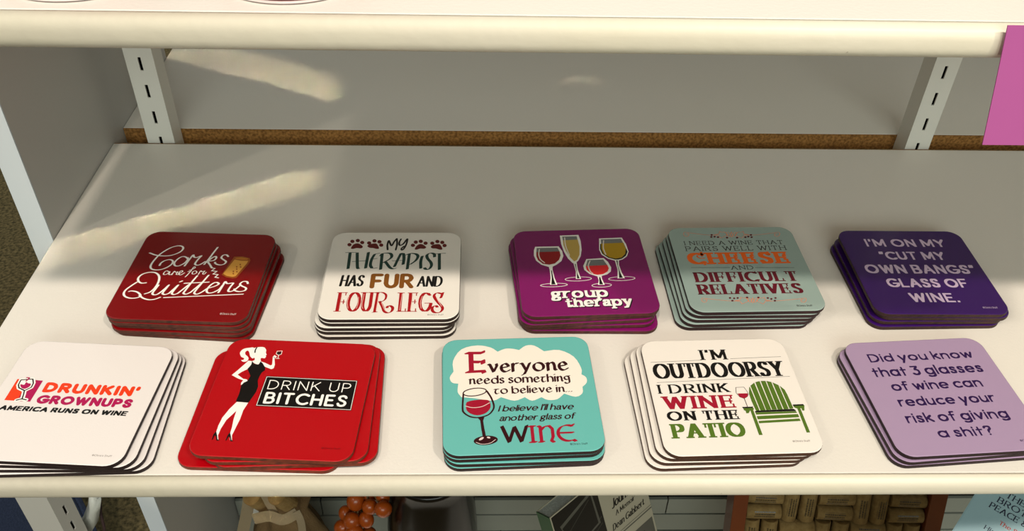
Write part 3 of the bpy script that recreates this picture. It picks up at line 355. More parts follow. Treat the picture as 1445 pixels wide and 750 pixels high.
4:[["T","ink",1,"I NEED A WINE THAT","slabt",-37.54,36.92,25.97,30.67],["T","ink",1,"PAIRS WELL WITH","slabt",-37.89,37.2,18.95,24.28],["T","orange",1,"CHEESE","slabh",-39.01,36.0,3.56,16.78],["S","orange",1,1.1,0.7,1,[-26.15,10.42,-29.63,10.49,-31.28,12.99,-28.81,14.32,-27.45,12.5]],["T","ink",1,"AND","slabt",-9.38,6.91,-3.01,1.38],["S","ink",1,0.3,0.3,0,[-38.35,-0.13,-10.02,-0.7]],["S","ink",1,0.3,0.3,0,[8.22,-1.07,36.7,-1.65]],["T","burgundy",1,"DIFFICULT","slabm",-38.15,36.45,-16.28,-5.53],["T","burgundy",1,"RELATIVES","slabm",-38.56,35.76,-29.46,-18.81],["S","apricot",1,0.4,0.32,1,[-9.32,38.38,-15.96,37.77,-29.29,40.5,-34.45,41.77,-35.93,38.87,-34.61,36.51,-32.37,37.78,-32.11,39.97,-33.78,39.7]],["S","apricot",1,0.4,0.32,1,[-0.36,35.01,-1.21,40.88,-3.19,40.18,-1.98,35.77,1.22,41.57]],["S","apricot",1,0.4,0.32,0,[-2.36,37.97,-4.2,41.67,-6.18,40.97,-7.65,42.47,-8.85,39.25,-13.17,38.16,-9.38,36.93,-8.71,34.01,-5.58,35.84,-2.36,37.97]],["S","apricot",1,0.4,0.32,1,[10.15,38.03,16.46,37.19,31.42,39.41,37.19,40.48,37.26,37.54,34.8,35.25,33.18,36.59,33.97,38.77,35.52,38.45]],["S","apricot",1,0.4,0.32,1,[-0.36,35.01,3.31,40.8,4.94,40.03,1.61,35.71,1.22,41.57]],["S","apricot",1,0.4,0.32,0,[3.04,37.87,6.66,41.47,8.28,40.71,10.46,42.14,10.1,38.91,13.87,37.67,9.51,36.58,7.44,33.71,5.21,35.64,3.04,37.87]],["P","burgundy",1,0,[-13.83,38.03,-13.94,37.71,-14.13,37.43,-14.38,37.21,-14.67,37.07,-14.96,37.03,-15.22,37.08,-15.44,37.23,-15.59,37.46,-15.65,37.74,-15.63,38.06,-15.51,38.37,-15.32,38.66,-15.07,38.88,-14.79,39.02,-14.5,39.06,-14.23,39.01,-14.01,38.86,-13.87,38.63,-13.8,38.34]],["P","burgundy",1,0,[-14.65,35.57,-14.77,35.25,-14.96,34.97,-15.21,34.75,-15.49,34.62,-15.77,34.57,-16.04,34.63,-16.26,34.77,-16.41,35.0,-16.47,35.29,-16.45,35.6,-16.33,35.91,-16.14,36.19,-15.89,36.41,-15.61,36.55,-15.32,36.6,-15.06,36.54,-14.84,36.39,-14.69,36.16,-14.63,35.88]],["P","burgundy",1,0,[-12.07,35.81,-12.19,35.5,-12.38,35.22,-12.63,35.0,-12.91,34.86,-13.2,34.81,-13.47,34.87,-13.68,35.02,-13.83,35.24,-13.9,35.53,-13.87,35.84,-13.75,36.16,-13.56,36.44,-13.31,36.66,-13.03,36.8,-12.74,36.84,-12.48,36.79,-12.26,36.64,-12.11,36.41,-12.05,36.12]],["P","burgundy",1,0,[-9.69,35.19,-9.81,34.87,-10.0,34.59,-10.25,34.37,-10.54,34.24,-10.82,34.19,-11.09,34.25,-11.31,34.39,-11.45,34.62,-11.52,34.9,-11.49,35.22,-11.37,35.53,-11.18,35.81,-10.93,36.03,-10.65,36.17,-10.36,36.21,-10.09,36.16,-9.88,36.01,-9.73,35.78,-9.67,35.5]],["P","burgundy",1,0,[-2.92,34.48,-3.04,34.17,-3.23,33.89,-3.49,33.67,-3.77,33.53,-4.06,33.49,-4.32,33.54,-4.54,33.69,-4.69,33.92,-4.75,34.2,-4.72,34.51,-4.6,34.83,-4.4,35.11,-4.15,35.33,-3.87,35.46,-3.58,35.51,-3.31,35.45,-3.1,35.31,-2.95,35.08,-2.89,34.79]],["P","burgundy",1,0,[4.71,34.34,4.59,34.03,4.39,33.75,4.14,33.53,3.85,33.39,3.56,33.35,3.3,33.4,3.08,33.55,2.94,33.78,2.88,34.06,2.91,34.37,3.03,34.69,3.23,34.97,3.48,35.19,3.77,35.33,4.06,35.37,4.32,35.32,4.54,35.17,4.68,34.94,4.74,34.65]],["P","burgundy",1,0,[11.14,34.8,11.02,34.49,10.82,34.21,10.56,33.99,10.28,33.85,9.99,33.81,9.72,33.86,9.51,34.01,9.37,34.24,9.31,34.52,9.34,34.84,9.47,35.15,9.67,35.43,9.92,35.65,10.21,35.79,10.5,35.83,10.77,35.78,10.98,35.63,11.12,35.4,11.18,35.12]],["P","burgundy",1,0,[13.58,35.49,13.45,35.17,13.25,34.89,13.0,34.67,12.71,34.53,12.42,34.49,12.15,34.54,11.94,34.69,11.8,34.92,11.74,35.21,11.78,35.52,11.9,35.83,12.1,36.11,12.36,36.33,12.65,36.47,12.94,36.52,13.2,36.46,13.42,36.32,13.56,36.09,13.61,35.8]],["P","burgundy",1,0,[16.09,37.48,15.96,37.17,15.76,36.89,15.5,36.67,15.21,36.53,14.92,36.48,14.65,36.54,14.44,36.69,14.3,36.92,14.24,37.2,14.28,37.52,14.41,37.83,14.61,38.11,14.87,38.34,15.16,38.48,15.45,38.52,15.71,38.47,15.93,38.32,16.07,38.09,16.12,37.8]],["P","burgundy",1,0,[15.91,34.72,15.78,34.4,15.58,34.13,15.33,33.91,15.04,33.77,14.75,33.72,14.48,33.78,14.27,33.92,14.13,34.15,14.07,34.44,14.11,34.75,14.23,35.06,14.44,35.34,14.69,35.56,14.98,35.7,15.27,35.75,15.54,35.69,15.75,35.54,15.89,35.32,15.95,35.03]],["S","apricot",1,0.4,0.32,1,[-11.59,-36.15,-17.66,-36.62,-32.14,-34.23,-36.86,-33.14,-38.21,-35.56,-36.99,-37.53,-34.95,-36.48,-34.71,-34.66,-36.24,-34.87]],["S","apricot",1,0.4,0.32,1,[-3.39,-39.01,-4.19,-34.11,-6.0,-34.68,-4.88,-38.37,-1.97,-33.54]],["S","apricot",1,0.4,0.32,0,[-5.23,-36.53,-6.93,-33.43,-8.73,-34.01,-10.08,-32.75,-11.16,-35.42,-15.1,-36.32,-11.64,-37.37,-11.02,-39.81,-8.16,-38.3,-5.23,-36.53]],["S","apricot",1,0.4,0.32,1,[6.2,-36.54,11.97,-37.28,29.34,-35.58,34.61,-34.72,34.68,-37.17,32.43,-39.08,30.95,-37.95,31.67,-36.13,33.09,-36.4]],["S","apricot",1,0.4,0.32,1,[-3.39,-39.01,-0.06,-34.2,1.43,-34.85,-1.59,-38.44,-1.97,-33.54]],["S","apricot",1,0.4,0.32,0,[-0.29,-36.64,2.99,-33.65,4.48,-34.3,6.47,-33.11,6.15,-35.81,9.6,-36.86,5.62,-37.75,3.74,-40.14,1.69,-38.52,-0.29,-36.64]],["P","burgundy",1,0,[-17.06,-33.46,-17.16,-33.72,-17.34,-33.95,-17.56,-34.14,-17.82,-34.26,-18.09,-34.29,-18.33,-34.24,-18.53,-34.12,-18.67,-33.92,-18.73,-33.68,-18.71,-33.42,-18.6,-33.16,-18.43,-32.92,-18.2,-32.73,-17.94,-32.62,-17.68,-32.58,-17.43,-32.63,-17.23,-32.75,-17.09,-32.95,-17.03,-33.19]],["P","burgundy",1,0,[-14.26,-33.89,-14.37,-34.15,-14.54,-34.38,-14.77,-34.57,-15.03,-34.69,-15.29,-34.72,-15.54,-34.67,-15.74,-34.55,-15.87,-34.35,-15.93,-34.11,-15.91,-33.85,-15.81,-33.59,-15.63,-33.35,-15.4,-33.16,-15.14,-33.05,-14.88,-33.01,-14.63,-33.06,-14.43,-33.19,-14.29,-33.38,-14.24,-33.62]],["P","burgundy",1,0,[-16.09,-36.29,-16.19,-36.55,-16.37,-36.79,-16.6,-36.97,-16.85,-37.09,-17.12,-37.12,-17.36,-37.08,-17.56,-36.95,-17.7,-36.76,-17.76,-36.52,-17.73,-36.26,-17.63,-36.0,-17.46,-35.76,-17.23,-35.58,-16.97,-35.46,-16.71,-35.42,-16.46,-35.47,-16.26,-35.6,-16.13,-35.79,-16.07,-36.03]],["P","burgundy",1,0,[-11.69,-33.57,-11.8,-33.84,-11.98,-34.07,-12.21,-34.26,-12.47,-34.37,-12.73,-34.41,-12.98,-34.36,-13.18,-34.24,-13.31,-34.04,-13.37,-33.8,-13.35,-33.54,-13.24,-33.27,-13.06,-33.04,-12.83,-32.85,-12.57,-32.73,-12.31,-32.7,-12.06,-32.75,-11.86,-32.87,-11.73,-33.07,-11.67,-33.31]],["P","burgundy",1,0,[-4.96,-33.23,-5.07,-33.49,-5.25,-33.73,-5.48,-33.91,-5.74,-34.03,-6.01,-34.07,-6.25,-34.02,-6.45,-33.89,-6.59,-33.7,-6.64,-33.46,-6.62,-33.19,-6.51,-32.93,-6.33,-32.69,-6.1,-32.51,-5.84,-32.39,-5.57,-32.35,-5.33,-32.4,-5.13,-32.53,-4.99,-32.72,-4.94,-32.96]],["P","burgundy",1,0,[2.89,-33.4,2.78,-33.67,2.6,-33.9,2.37,-34.09,2.1,-34.2,1.84,-34.24,1.59,-34.19,1.4,-34.07,1.26,-33.87,1.21,-33.63,1.24,-33.37,1.35,-33.1,1.53,-32.87,1.76,-32.68,2.03,-32.56,2.29,-32.53,2.54,-32.57,2.74,-32.7,2.87,-32.89,2.92,-33.14]],["P","burgundy",1,0,[9.38,-34.04,9.26,-34.3,9.08,-34.54,8.85,-34.72,8.58,-34.84,8.32,-34.87,8.07,-34.83,7.87,-34.7,7.74,-34.51,7.69,-34.27,7.72,-34.0,7.84,-33.74,8.02,-33.5,8.25,-33.32,8.52,-33.2,8.79,-33.16,9.03,-33.21,9.23,-33.34,9.36,-33.53,9.41,-33.77]],["P","burgundy",1,0,[11.59,-35.07,11.47,-35.33,11.29,-35.57,11.06,-35.75,10.79,-35.87,10.52,-35.9,10.28,-35.86,10.08,-35.73,9.95,-35.54,9.9,-35.3,9.93,-35.03,10.05,-34.77,10.23,-34.53,10.47,-34.35,10.73,-34.23,11.0,-34.2,11.24,-34.24,11.44,-34.37,11.57,-34.56,11.62,-34.8]],["P","burgundy",1,0,[14.76,-34.16,14.64,-34.42,14.46,-34.66,14.22,-34.84,13.96,-34.96,13.69,-34.99,13.44,-34.95,13.25,-34.82,13.12,-34.63,13.07,-34.39,13.1,-34.12,13.22,-33.86,13.4,-33.62,13.64,-33.43,13.9,-33.32,14.17,-33.28,14.41,-33.33,14.61,-33.46,14.74,-33.65,14.79,-33.89]],["P","burgundy",1,0,[13.55,-36.95,13.44,-37.21,13.25,-37.45,13.02,-37.63,12.76,-37.75,12.49,-37.78,12.25,-37.73,12.05,-37.61,11.92,-37.42,11.87,-37.18,11.9,-36.91,12.02,-36.65,12.2,-36.42,12.44,-36.23,12.7,-36.12,12.97,-36.08,13.21,-36.13,13.41,-36.25,13.54,-36.45,13.59,-36.69]],["T","ink",1,"©Chris's Stuff","mono",26.46,37.25,-43.25,-41.45]],
5:[["T","mauve",1,"I'M ON MY","sansb",-29.57,31.16,27.46,36.57],["T","mauve",1,"“CUT MY","sansb",-23.64,25.04,11.94,21.3],["T","mauve",1,"OWN BANGS”","sansb",-39.94,41.17,-3.96,5.98],["T","mauve",1,"GLASS OF","sansb",-29.34,28.95,-19.28,-9.7],["T","mauve",1,"WINE.","sansb",-18.27,15.88,-35.04,-25.49],["T","mauve",1,"©Chris's Stuff","mono",29.25,39.59,-41.3,-39.63]],
6:[["P","dorange",1,0,[-39.64,13.73,-32.28,13.78,-31.61,-3.58,-39.39,-3.41]],["P","dpink",1,0,[-32.28,13.78,-23.58,13.39,-23.6,-3.72,-31.61,-3.58]],["P","white",2,0,[-37.06,13.04,-30.22,14.17,-28.35,10.86,-28.04,7.48,-30.81,4.6,-35.24,6.59,-36.74,9.04]],["S","white",2,2.6,2.6,0,[-37.06,13.04,-30.22,14.17,-28.35,10.86,-28.04,7.48,-30.81,4.6,-35.24,6.59,-36.74,9.04,-37.06,13.04]],["S","white",2,2.6,2.6,1,[-30.93,4.6,-29.88,1.07,-29.22,-2.03]],["S","white",2,2.6,2.6,1,[-32.11,-3.2,-29.49,-2.13,-26.45,-2.59]],["S","black",4,0.75,0.75,0,[-37.06,13.04,-30.22,14.17,-28.35,10.86,-28.04,7.48,-30.81,4.6,-35.24,6.59,-36.74,9.04,-37.06,13.04]],["S","black",4,0.75,0.75,1,[-30.93,4.6,-29.88,1.07,-29.22,-2.03]],["S","black",4,0.75,0.75,1,[-32.11,-3.2,-29.49,-2.13,-26.45,-2.59]],["P","dpink",3,1,[-35.7,9.53,-33.34,9.26,-33.08,11.41,-31.45,10.66,-29.7,10.34,-29.4,8.07,-31.47,5.99,-34.21,7.08]],["S","dpink",5,0.9,0.7,1,[-34.39,15.11,-32.79,14.87,-32.94,13.82,-33.48,12.24]],["T","dorange",1,"DRUNKIN'","dunk",-20.44,38.09,4.13,12.35],["T","dpink",1,"GROWNUPS","dunk",-20.37,37.38,-4.98,2.05],["T","black",1,"AMERICA RUNS ON WINE","bold",-38.96,37.36,-11.11,-7.43,{"k":0}],["T","grey",1,"©Chris's Stuff","mono",29.31,40.52,-41.18,-39.89]],
7:[["P","white",1,1,[-30.39,39.07,-34.08,39.29,-37.35,37.92,-38.52,34.67,-36.83,31.18,-34.63,29.88,-34.75,28.46,-35.98,28.1,-34.29,26.79,-32.13,27.48,-31.73,29.77,-32.86,31.7,-34.46,33.04,-35.28,35.29,-34.24,36.8,-32.84,35.44,-30.97,31.53,-28.64,30.52]],["P","white",1,1,[-32.42,35.03,-30.9,39.04,-27.62,40.4,-24.47,40.3,-22.56,38.08,-22.14,35.64,-21.13,33.69,-21.63,33.23,-21.14,32.11,-21.7,30.65,-23.59,30.82,-24.04,29.8,-23.23,27.44,-24.16,25.13,-26.89,25.82,-28.71,27.68,-27.62,28.6,-28.14,30.55,-30.46,31.56]],["P","white",1,0,[-28.91,27.67,-31.24,27.96,-33.11,24.33,-35.78,19.3,-38.31,15.03,-33.9,12.56,-29.98,11.03,-30.74,9.1,-30.39,7.12,-29.6,7.83,-29.05,9.47,-27.92,9.0,-27.18,10.66,-27.93,11.96,-30.34,12.36,-34.76,15.64,-32.92,18.09,-29.87,20.61,-28.42,23.9]],["P","white",1,0,[-23.3,27.72,-20.5,26.76,-16.39,24.61,-15.56,25.36,-16.47,30.25,-16.79,32.37,-16.12,33.84,-14.25,32.52,-15.36,30.74,-13.85,25.46,-13.81,22.39,-15.1,21.48,-19.05,23.06,-21.7,24.3]],["S","black",2,0.8,0.8,1,[-29.04,39.88,-29.4,37.67,-29.1,35.37]],["S","white",1,0.4,0.35,0,[-15.23,37.36,-12.13,37.83,-12.02,34.81,-13.55,33.85,-15.35,34.9,-15.23,37.36]],["P","black",2,0,[-15.12,36.5,-12.33,36.95,-12.46,34.92,-13.61,34.14,-15.11,35.2]],["S","white",1,0.4,0.35,0,[-13.51,33.71,-13.2,31.16]],["S","white",1,0.5,0.35,0,[-14.68,30.93,-12.32,30.92]],["S","black",3,0.4,0.4,1,[-16.17,31.98,-15.29,31.32]],["P","black",2,0,[-28.91,27.67,-26.98,25.39,-24.09,24.86,-23.5,27.71,-21.94,26.39,-19.24,22.63,-18.85,20.29,-20.32,18.14,-20.93,14.68,-21.05,11.28,-19.55,6.68,-19.62,2.05,-21.88,-6.78,-29.8,-6.34,-29.46,0.17,-30.09,6.73,-28.98,9.21,-27.18,10.66,-26.55,15.03,-29.31,19.68,-29.98,21.02,-29.16,22.88,-28.6,24.59]],["P","white",1,0,[-29.05,-6.55,-25.44,-6.6,-27.5,-13.83,-31.25,-20.88,-32.6,-27.66,-32.78,-32.46,-31.63,-35.71,-32.74,-35.77,-34.51,-30.77,-34.7,-25.35,-34.13,-19.19,-31.83,-12.18]],["P","white",1,0,[-25.82,-6.62,-22.07,-6.79,-23.4,-12.96,-23.43,-19.82,-24.23,-27.19,-24.75,-32.01,-23.69,-35.74,-24.95,-35.57,-26.13,-32.09,-26.43,-26.1,-27.19,-20.03,-27.37,-12.56]],["P","black",2,0,[-34.77,-29.58,-35.54,-32.02,-35.49,-35.92,-34.85,-35.89,-34.63,-32.56,-33.64,-33.69,-32.53,-36.46,-30.51,-36.35,-32.2,-35.39,-33.34,-32.49]],["P","black",2,0,[-26.55,-29.96,-27.24,-32.15,-27.42,-36.06,-26.84,-36.15,-26.33,-33.05,-25.45,-33.83,-24.41,-36.48,-22.42,-36.61,-24.03,-35.52,-25.23,-32.63]],["P","black",1,0,[-16.75,15.53,40.52,15.0,40.77,-9.54,-17.0,-9.23]],["S","white",2,0.35,0.35,0,[-16.19,14.85,39.97,14.44,40.28,-8.91,-16.55,-8.54,-16.19,14.85]],["T","white",2,"DRINK UP","thin",-13.67,37.32,4.66,12.34],["T","white",2,"BITCHES","sansr",-13.42,36.94,-6.96,2.47],["T","dred",1,"©Chris's Stuff","mono",28.78,39.61,-39.18,-37.7]],
8:[["P","cream",1,0,[-40.58,18.71,-40.83,21.8,-41.1,24.91,-40.74,28.18,-39.53,31.7,-37.69,35.29,-35.26,38.25,-32.19,40.02,-28.6,41.04,-25.06,41.46,-21.91,41.18,-18.93,40.31,-16.35,39.2,-14.58,38.01,-13.28,36.64,-11.95,35.23,-10.3,36.13,-8.64,37.04,-6.96,37.68,-5.37,37.86,-3.8,37.74,-2.24,37.49,-0.8,37.14,0.58,36.67,2.0,36.18,3.54,37.58,5.08,39.0,6.75,40.0,8.47,40.42,10.27,40.4,12.18,39.78,14.1,38.38,16.07,36.42,18.09,34.4,21.42,34.9,24.75,35.42,28.06,35.14,31.24,33.7,34.28,31.49,36.83,28.75,38.55,25.45,39.7,21.73,40.42,18.46,40.54,16.32,40.22,14.71,39.88,13.06,40.88,12.2,41.88,11.34,42.57,10.27,42.79,8.9,42.69,7.34,42.27,5.86,41.46,4.67,40.36,3.59,39.23,2.49,39.16,0.7,39.09,-1.09,38.59,-2.67,37.48,-4.0,35.96,-5.08,34.11,-5.55,32.03,-5.04,29.67,-3.89,27.23,-2.7,25.66,-4.31,24.11,-5.91,22.4,-7.09,20.49,-7.57,18.46,-7.61,16.62,-7.35,15.27,-6.77,14.15,-5.9,13.0,-5.0,10.96,-6.07,8.92,-7.15,7.03,-7.62,5.51,-7.03,4.17,-5.82,2.79,-4.57,0.68,-5.64,-1.43,-6.71,-3.76,-7.16,-6.31,-6.53,-9.03,-5.26,-11.85,-3.95,-13.35,-5.01,-14.85,-6.08,-17.07,-6.59,-20.49,-6.1,-24.59,-5.04,-28.4,-4.09,-31.19,-3.61,-33.56,-3.27,-36.0,-2.93,-36.83,-1.58,-37.66,-0.24,-38.22,1.42,-38.26,3.5,-38.0,5.87,-37.73,8.32,-39.09,8.54,-40.46,8.75,-41.59,9.35,-42.36,10.55,-42.87,12.13,-42.97,13.81,-42.47,15.39,-41.54,17.02]],["T","wine_red",2,"E","unc",-33.16,-20.17,17.55,35.13],["T","maroon2",2,"veryone","unc",-18.99,32.58,16.9,27.91],["T","maroon2",2,"needs something","unc",-31.2,32.66,7.42,14.16],["T","maroon2",2,"to believe in…","unc",-16.02,32.73,-1.3,4.78],["T","maroon2",1,"I believe I'll have","ital",-13.69,32.27,-15.52,-10.56],["T","maroon2",1,"another glass of","ital",-13.45,31.97,-22.98,-18.13],["T","maroon2",1,"W","unc",-13.63,3.27,-39.18,-26.74],["T","wine_red",1,"Ine","uncw",3.04,30.68,-39.84,-27.39],["T","ink",1,"©Chris's Stuff","mono",26.53,36.72,-42.64,-41.27],["S","maroon2",3,1.15,0.85,1,[-34.79,-0.61,-35.45,-11.89,-34.59,-15.62,-30.92,-18.78,-25.98,-19.64,-20.31,-17.86,-17.14,-13.91,-16.53,-10.21,-17.84,-4.29,-20.29,1.35]],["S","maroon2",3,0.75,0.75,0,[-20.52,1.68,-20.83,0.69,-21.8,-0.29,-23.36,-1.16,-25.34,-1.83,-27.55,-2.25,-29.77,-2.37,-31.79,-2.18,-33.42,-1.7,-34.5,-0.97,-34.92,-0.07,-34.63,0.92,-33.67,1.9,-32.13,2.78,-30.15,3.46,-27.92,3.89,-25.68,4.01,-23.64,3.81,-22.0,3.33,-20.92,2.59,-20.52,1.68]],["P","wine_red",2,1,[-33.31,-8.67,-31.88,-6.64,-26.78,-5.6,-22.34,-5.62,-19.21,-6.59,-18.42,-10.13,-19.19,-13.41,-22.13,-16.56,-26.54,-17.83,-30.25,-16.62,-32.98,-13.64]],["S","pale",3,0.55,0.5,1,[-33.54,-10.32,-29.49,-11.73,-23.81,-11.15,-18.97,-8.28]],["P","maroon2",3,0,[-26.6,-19.77,-22.56,-19.54,-23.46,-22.16,-22.9,-28.54,-22.1,-34.82,-24.05,-34.73,-24.74,-28.46,-25.13,-22.09]],["P","maroon2",2,0,[-15.35,-36.64,-15.67,-37.73,-16.66,-38.75,-18.21,-39.61,-20.16,-40.23,-22.34,-40.54,-24.52,-40.51,-26.5,-40.16,-28.08,-39.5,-29.12,-38.62,-29.51,-37.58,-29.21,-36.49,-28.24,-35.46,-26.7,-34.59,-24.73,-33.97,-22.54,-33.65,-20.34,-33.67,-18.34,-34.03,-16.75,-34.7,-15.71,-35.59]],["P","pale",4,0,[-23.6,-34.9,-23.57,-35.18,-23.68,-35.52,-23.93,-35.9,-24.27,-36.26,-24.69,-36.59,-25.14,-36.84,-25.57,-37.0,-25.95,-37.04,-26.23,-36.97,-26.4,-36.78,-26.42,-36.51,-26.31,-36.17,-26.07,-35.79,-25.72,-35.42,-25.31,-35.1,-24.86,-34.84,-24.42,-34.69,-24.05,-34.64,-23.76,-34.72]],["P","pale",4,0,[-19.71,-35.38,-19.8,-35.55,-19.97,-35.68,-20.22,-35.76,-20.51,-35.77,-20.83,-35.71,-21.13,-35.6,-21.4,-35.44,-21.6,-35.24,-21.71,-35.04,-21.73,-34.84,-21.64,-34.66,-21.47,-34.53,-21.22,-34.46,-20.93,-34.45,-20.61,-34.5,-20.3,-34.62,-20.04,-34.78,-19.84,-34.97,-19.73,-35.18]],["S","pale",4,0.4,0.35,1,[-28.11,-38.39,-24.84,-39.83,-19.99,-39.28,-16.72,-36.75]]],
9:[["T","black",1,"I'M","slab",-9.78,6.98,28.81,37.81],["S","ink",1,0.25,0.25,0,[-43.13,27.72,-10.07,28.71]],["S","ink",1,0.25,0.25,0,[9.15,29.41,42.5,30.23]],["S","ink",1,0.25,0.25,0,[-42.26,10.19,43.15,12.75]],["T","black",1,"OUTDOORSY","slabn2",-43.17,41.05,13.29,26.29],["T","black",1,"I DRINK","slab",-42.7,1.92,0.8,8.22],["T","wine_red",1,"WINE","slabw",-41.46,2.84,-11.91,-1.55],["T","black",1,"ON THE","slabw",-41.27,2.63,-21.02,-13.72],["T","green",1,"PATIO","slabw",-40.62,3.51,-34.47,-23.5],["T","grey",1,"©Chris's Stuff","mono",29.47,39.83,-39.57,-38.19],["P","green",1,0,[15.01,4.83,15.38,4.06,16.24,-14.7,13.98,-14.83,13.29,-7.01,13.27,-1.11]],["P","green",1,0,[15.95,5.56,19.03,8.12,20.04,-14.61,16.79,-14.72]],["P","green",1,0,[19.82,8.47,22.8,9.29,23.65,-14.45,20.43,-14.62]],["P","green",1,0,[23.53,9.42,26.55,9.32,27.19,-14.35,24.09,-14.46]],["P","green",1,0,[27.12,9.3,30.0,8.29,30.81,-14.33,27.63,-14.37]],["P","green",1,0,[30.65,7.96,33.81,5.58,34.51,-14.1,31.39,-14.28]],["P","green",1,0,[34.42,5.1,36.62,1.48,37.1,-2.64,37.56,-13.26,37.06,-13.97,35.06,-14.12]],["P","green",1,0,[13.23,-16.17,38.39,-16.02,38.8,-17.39,13.25,-17.94]],["P","green",1,0,[13.27,-19.07,38.96,-18.32,38.97,-20.8,13.23,-21.67]],["P","green",1,0,[13.34,-22.87,38.81,-21.85,38.94,-23.75,13.23,-24.68]],["P","green",1,0,[10.57,-13.43,12.46,-13.85,12.96,-33.58,10.78,-33.64]],["P","green",1,0,[39.88,-12.98,41.82,-13.05,41.88,-32.69,39.79,-32.75]],["P","green",1,0,[6.75,-12.73,13.07,-12.44,13.01,-13.87,10.46,-14.5,9.07,-16.59,7.5,-16.68,7.61,-14.76,6.66,-14.16]],["P","green",1,0,[37.99,-11.84,45.09,-11.57,44.48,-13.14,43.81,-15.63,42.55,-15.73,42.43,-13.79,39.34,-13.83,38.22,-12.93]],["P","black",2,0,[13.29,-15.31,14.53,-14.85,37.55,-14.2,38.56,-15.45,38.41,-15.95,13.07,-16.16]],["P","black",2,0,[6.2,-11.63,13.07,-11.57,12.64,-12.57,6.48,-12.72]],["P","black",2,0,[37.93,-10.75,44.54,-10.61,44.76,-11.7,37.97,-11.91]],["S","maroon2",1,0.3,0.3,0,[6.38,4.51,11.52,4.57,12.62,1.15,12.78,-1.46,11.74,-3.28,9.36,-4.82,6.89,-3.49,5.49,-0.11,6.38,4.51]],["P","wine_red",2,0,[6.21,-0.65,12.7,-0.72,11.74,-3.28,9.36,-4.82,6.89,-3.49]],["S","maroon2",1,0.45,0.4,0,[9.36,-4.82,9.61,-11.38]]],
10:[["T","indigo",1,"Did you know","geo",-34.58,36.13,28.83,36.27],["T","indigo",1,"that 3 glasses","geo",-37.09,36.42,15.92,24.19],["T","indigo",1,"of wine can","geo",-30.13,29.6,3.53,11.33],["T","indigo",1,"reduce your","geo",-31.16,31.52,-9.36,-1.67],["T","indigo",1,"risk of giving","geo",-32.17,33.01,-22.6,-14.88],["T","indigo",1,"a shit?","geo",-17.75,16.72,-34.82,-27.53],["T","indigo",1,"©Chris's Stuff","mono",29.61,41.56,-40.91,-39.39]]}
# ================================================================ SETTING
CARPET = mat('olive_brown_carpet', (124, 110, 78), 0.95, 0.1, noise=(130, 0.15, (72, 66, 48)), bump=1.0, bscale=260)
bm = bmesh.new(); box(bm, -6, 6, -4, 8, -0.05, 0)
fl_ = link_mesh('floor', bm, CARPET, loc=(0, 0, -1.0)); fl_['kind'] = 'structure'
WALLM = mat('warm_painted_wall', (196, 188, 172), 0.9, 0.2, noise=(2, 0.3, (188, 180, 164)))
for nm, a in (('wall_left', (-6.1, -6, -4, 8)), ('wall_right', (6, 6.1, -4, 8)), ('wall_back', (-6, 6, 8, 8.1)), ('wall_front', (-6, 6, -4.1, -4))):
    bm = bmesh.new(); box(bm, *a, 0, 3.0); link_mesh(nm, bm, WALLM, loc=(0, 0, -1.0), kind='structure')

# ================================================================ SHELVING
YF, YB, XL, XR, TH = 0.318, 0.6765, -0.3285, 0.98, 0.0155
def shelf(name_label, z, yf, yb, TH, front_edging=True):
    ox, oy = (XL+XR)/2, (yf+yb)/2
    r = empty('display_shelf', (ox, oy, z), name_label, 'shelf')
    t = 0.0065
    if front_edging: yf = yf - t      # yf is the seam; the nose stands proud of it
    bm = bmesh.new(); y0 = yf + (t if front_edging else 0)
    box(bm, XL-ox, XR-ox, y0-oy, yb-oy-0.0012, -TH, 0, bev=0.0006); link_mesh('board', bm, LAM, r)
    bm = bmesh.new(); box(bm, XL-ox+0.0002, XR-ox-0.0002, yb-oy-0.0012, yb-oy, -TH+0.0004, -0.0004); link_mesh('raw_back_edge', bm, RAW, r)
    if front_edging:
        # rounded (bullnose) edging strip with a fine seam behind it
        prof = []
        for k in range(25):
            a = math.pi*k/24; c_, s_ = math.cos(a), math.sin(a); hh = TH/2+0.0001
            zz = -TH/2-0.0003+hh*math.copysign(abs(c_)**0.75, c_); prof.append((y0-oy-0.0002-(t-0.0002)*abs(s_)**0.75, zz))
        bm = bmesh.new(); profile_x(bm, prof, XL-ox-0.0003, XR-ox); o = link_mesh('front_edging', bm, EDGE, r, smooth=False)
        for p in o.data.polygons: p.use_smooth = len(p.vertices) == 4
    return r
shelf('wide white shelf with cream rounded front edge, carrying the ten stacks of coasters', 0.0, YF, YB, 0.0155)
shelf('upper white shelf with cream rounded front edge, across the top of the photo', 0.2805, YF, YB, 0.0137)
def rear_shelf(label, z):
    ox, oy = (XL+XR)/2, 0.88
    r = empty('display_shelf', (ox, oy, z), label, 'shelf')
    bm = bmesh.new(); box(bm, XL-ox, XR-ox, 0.7022-oy, 1.0550-oy, -TH, 0, bev=0.0004); link_mesh('board', bm, LAM, r)
    bm = bmesh.new(); box(bm, XL-ox+0.0002, XR-ox-0.0002, 0.7010-oy, 0.7022-oy, -TH+0.0003, -0.0003); link_mesh('raw_back_edge', bm, RAW, r, ).data
    bm = bmesh.new(); box(bm, XL-ox, XR-ox, 1.0550-oy, 1.0610-oy, -TH, 0, bev=0.002); link_mesh('front_edging', bm, EDGE, r)
rear_shelf('white shelf behind the uprights with a raw brown particle board edge facing the coasters', 0.0)
rear_shelf('upper rear white shelf backing the shelf across the top of the photo', 0.2805)

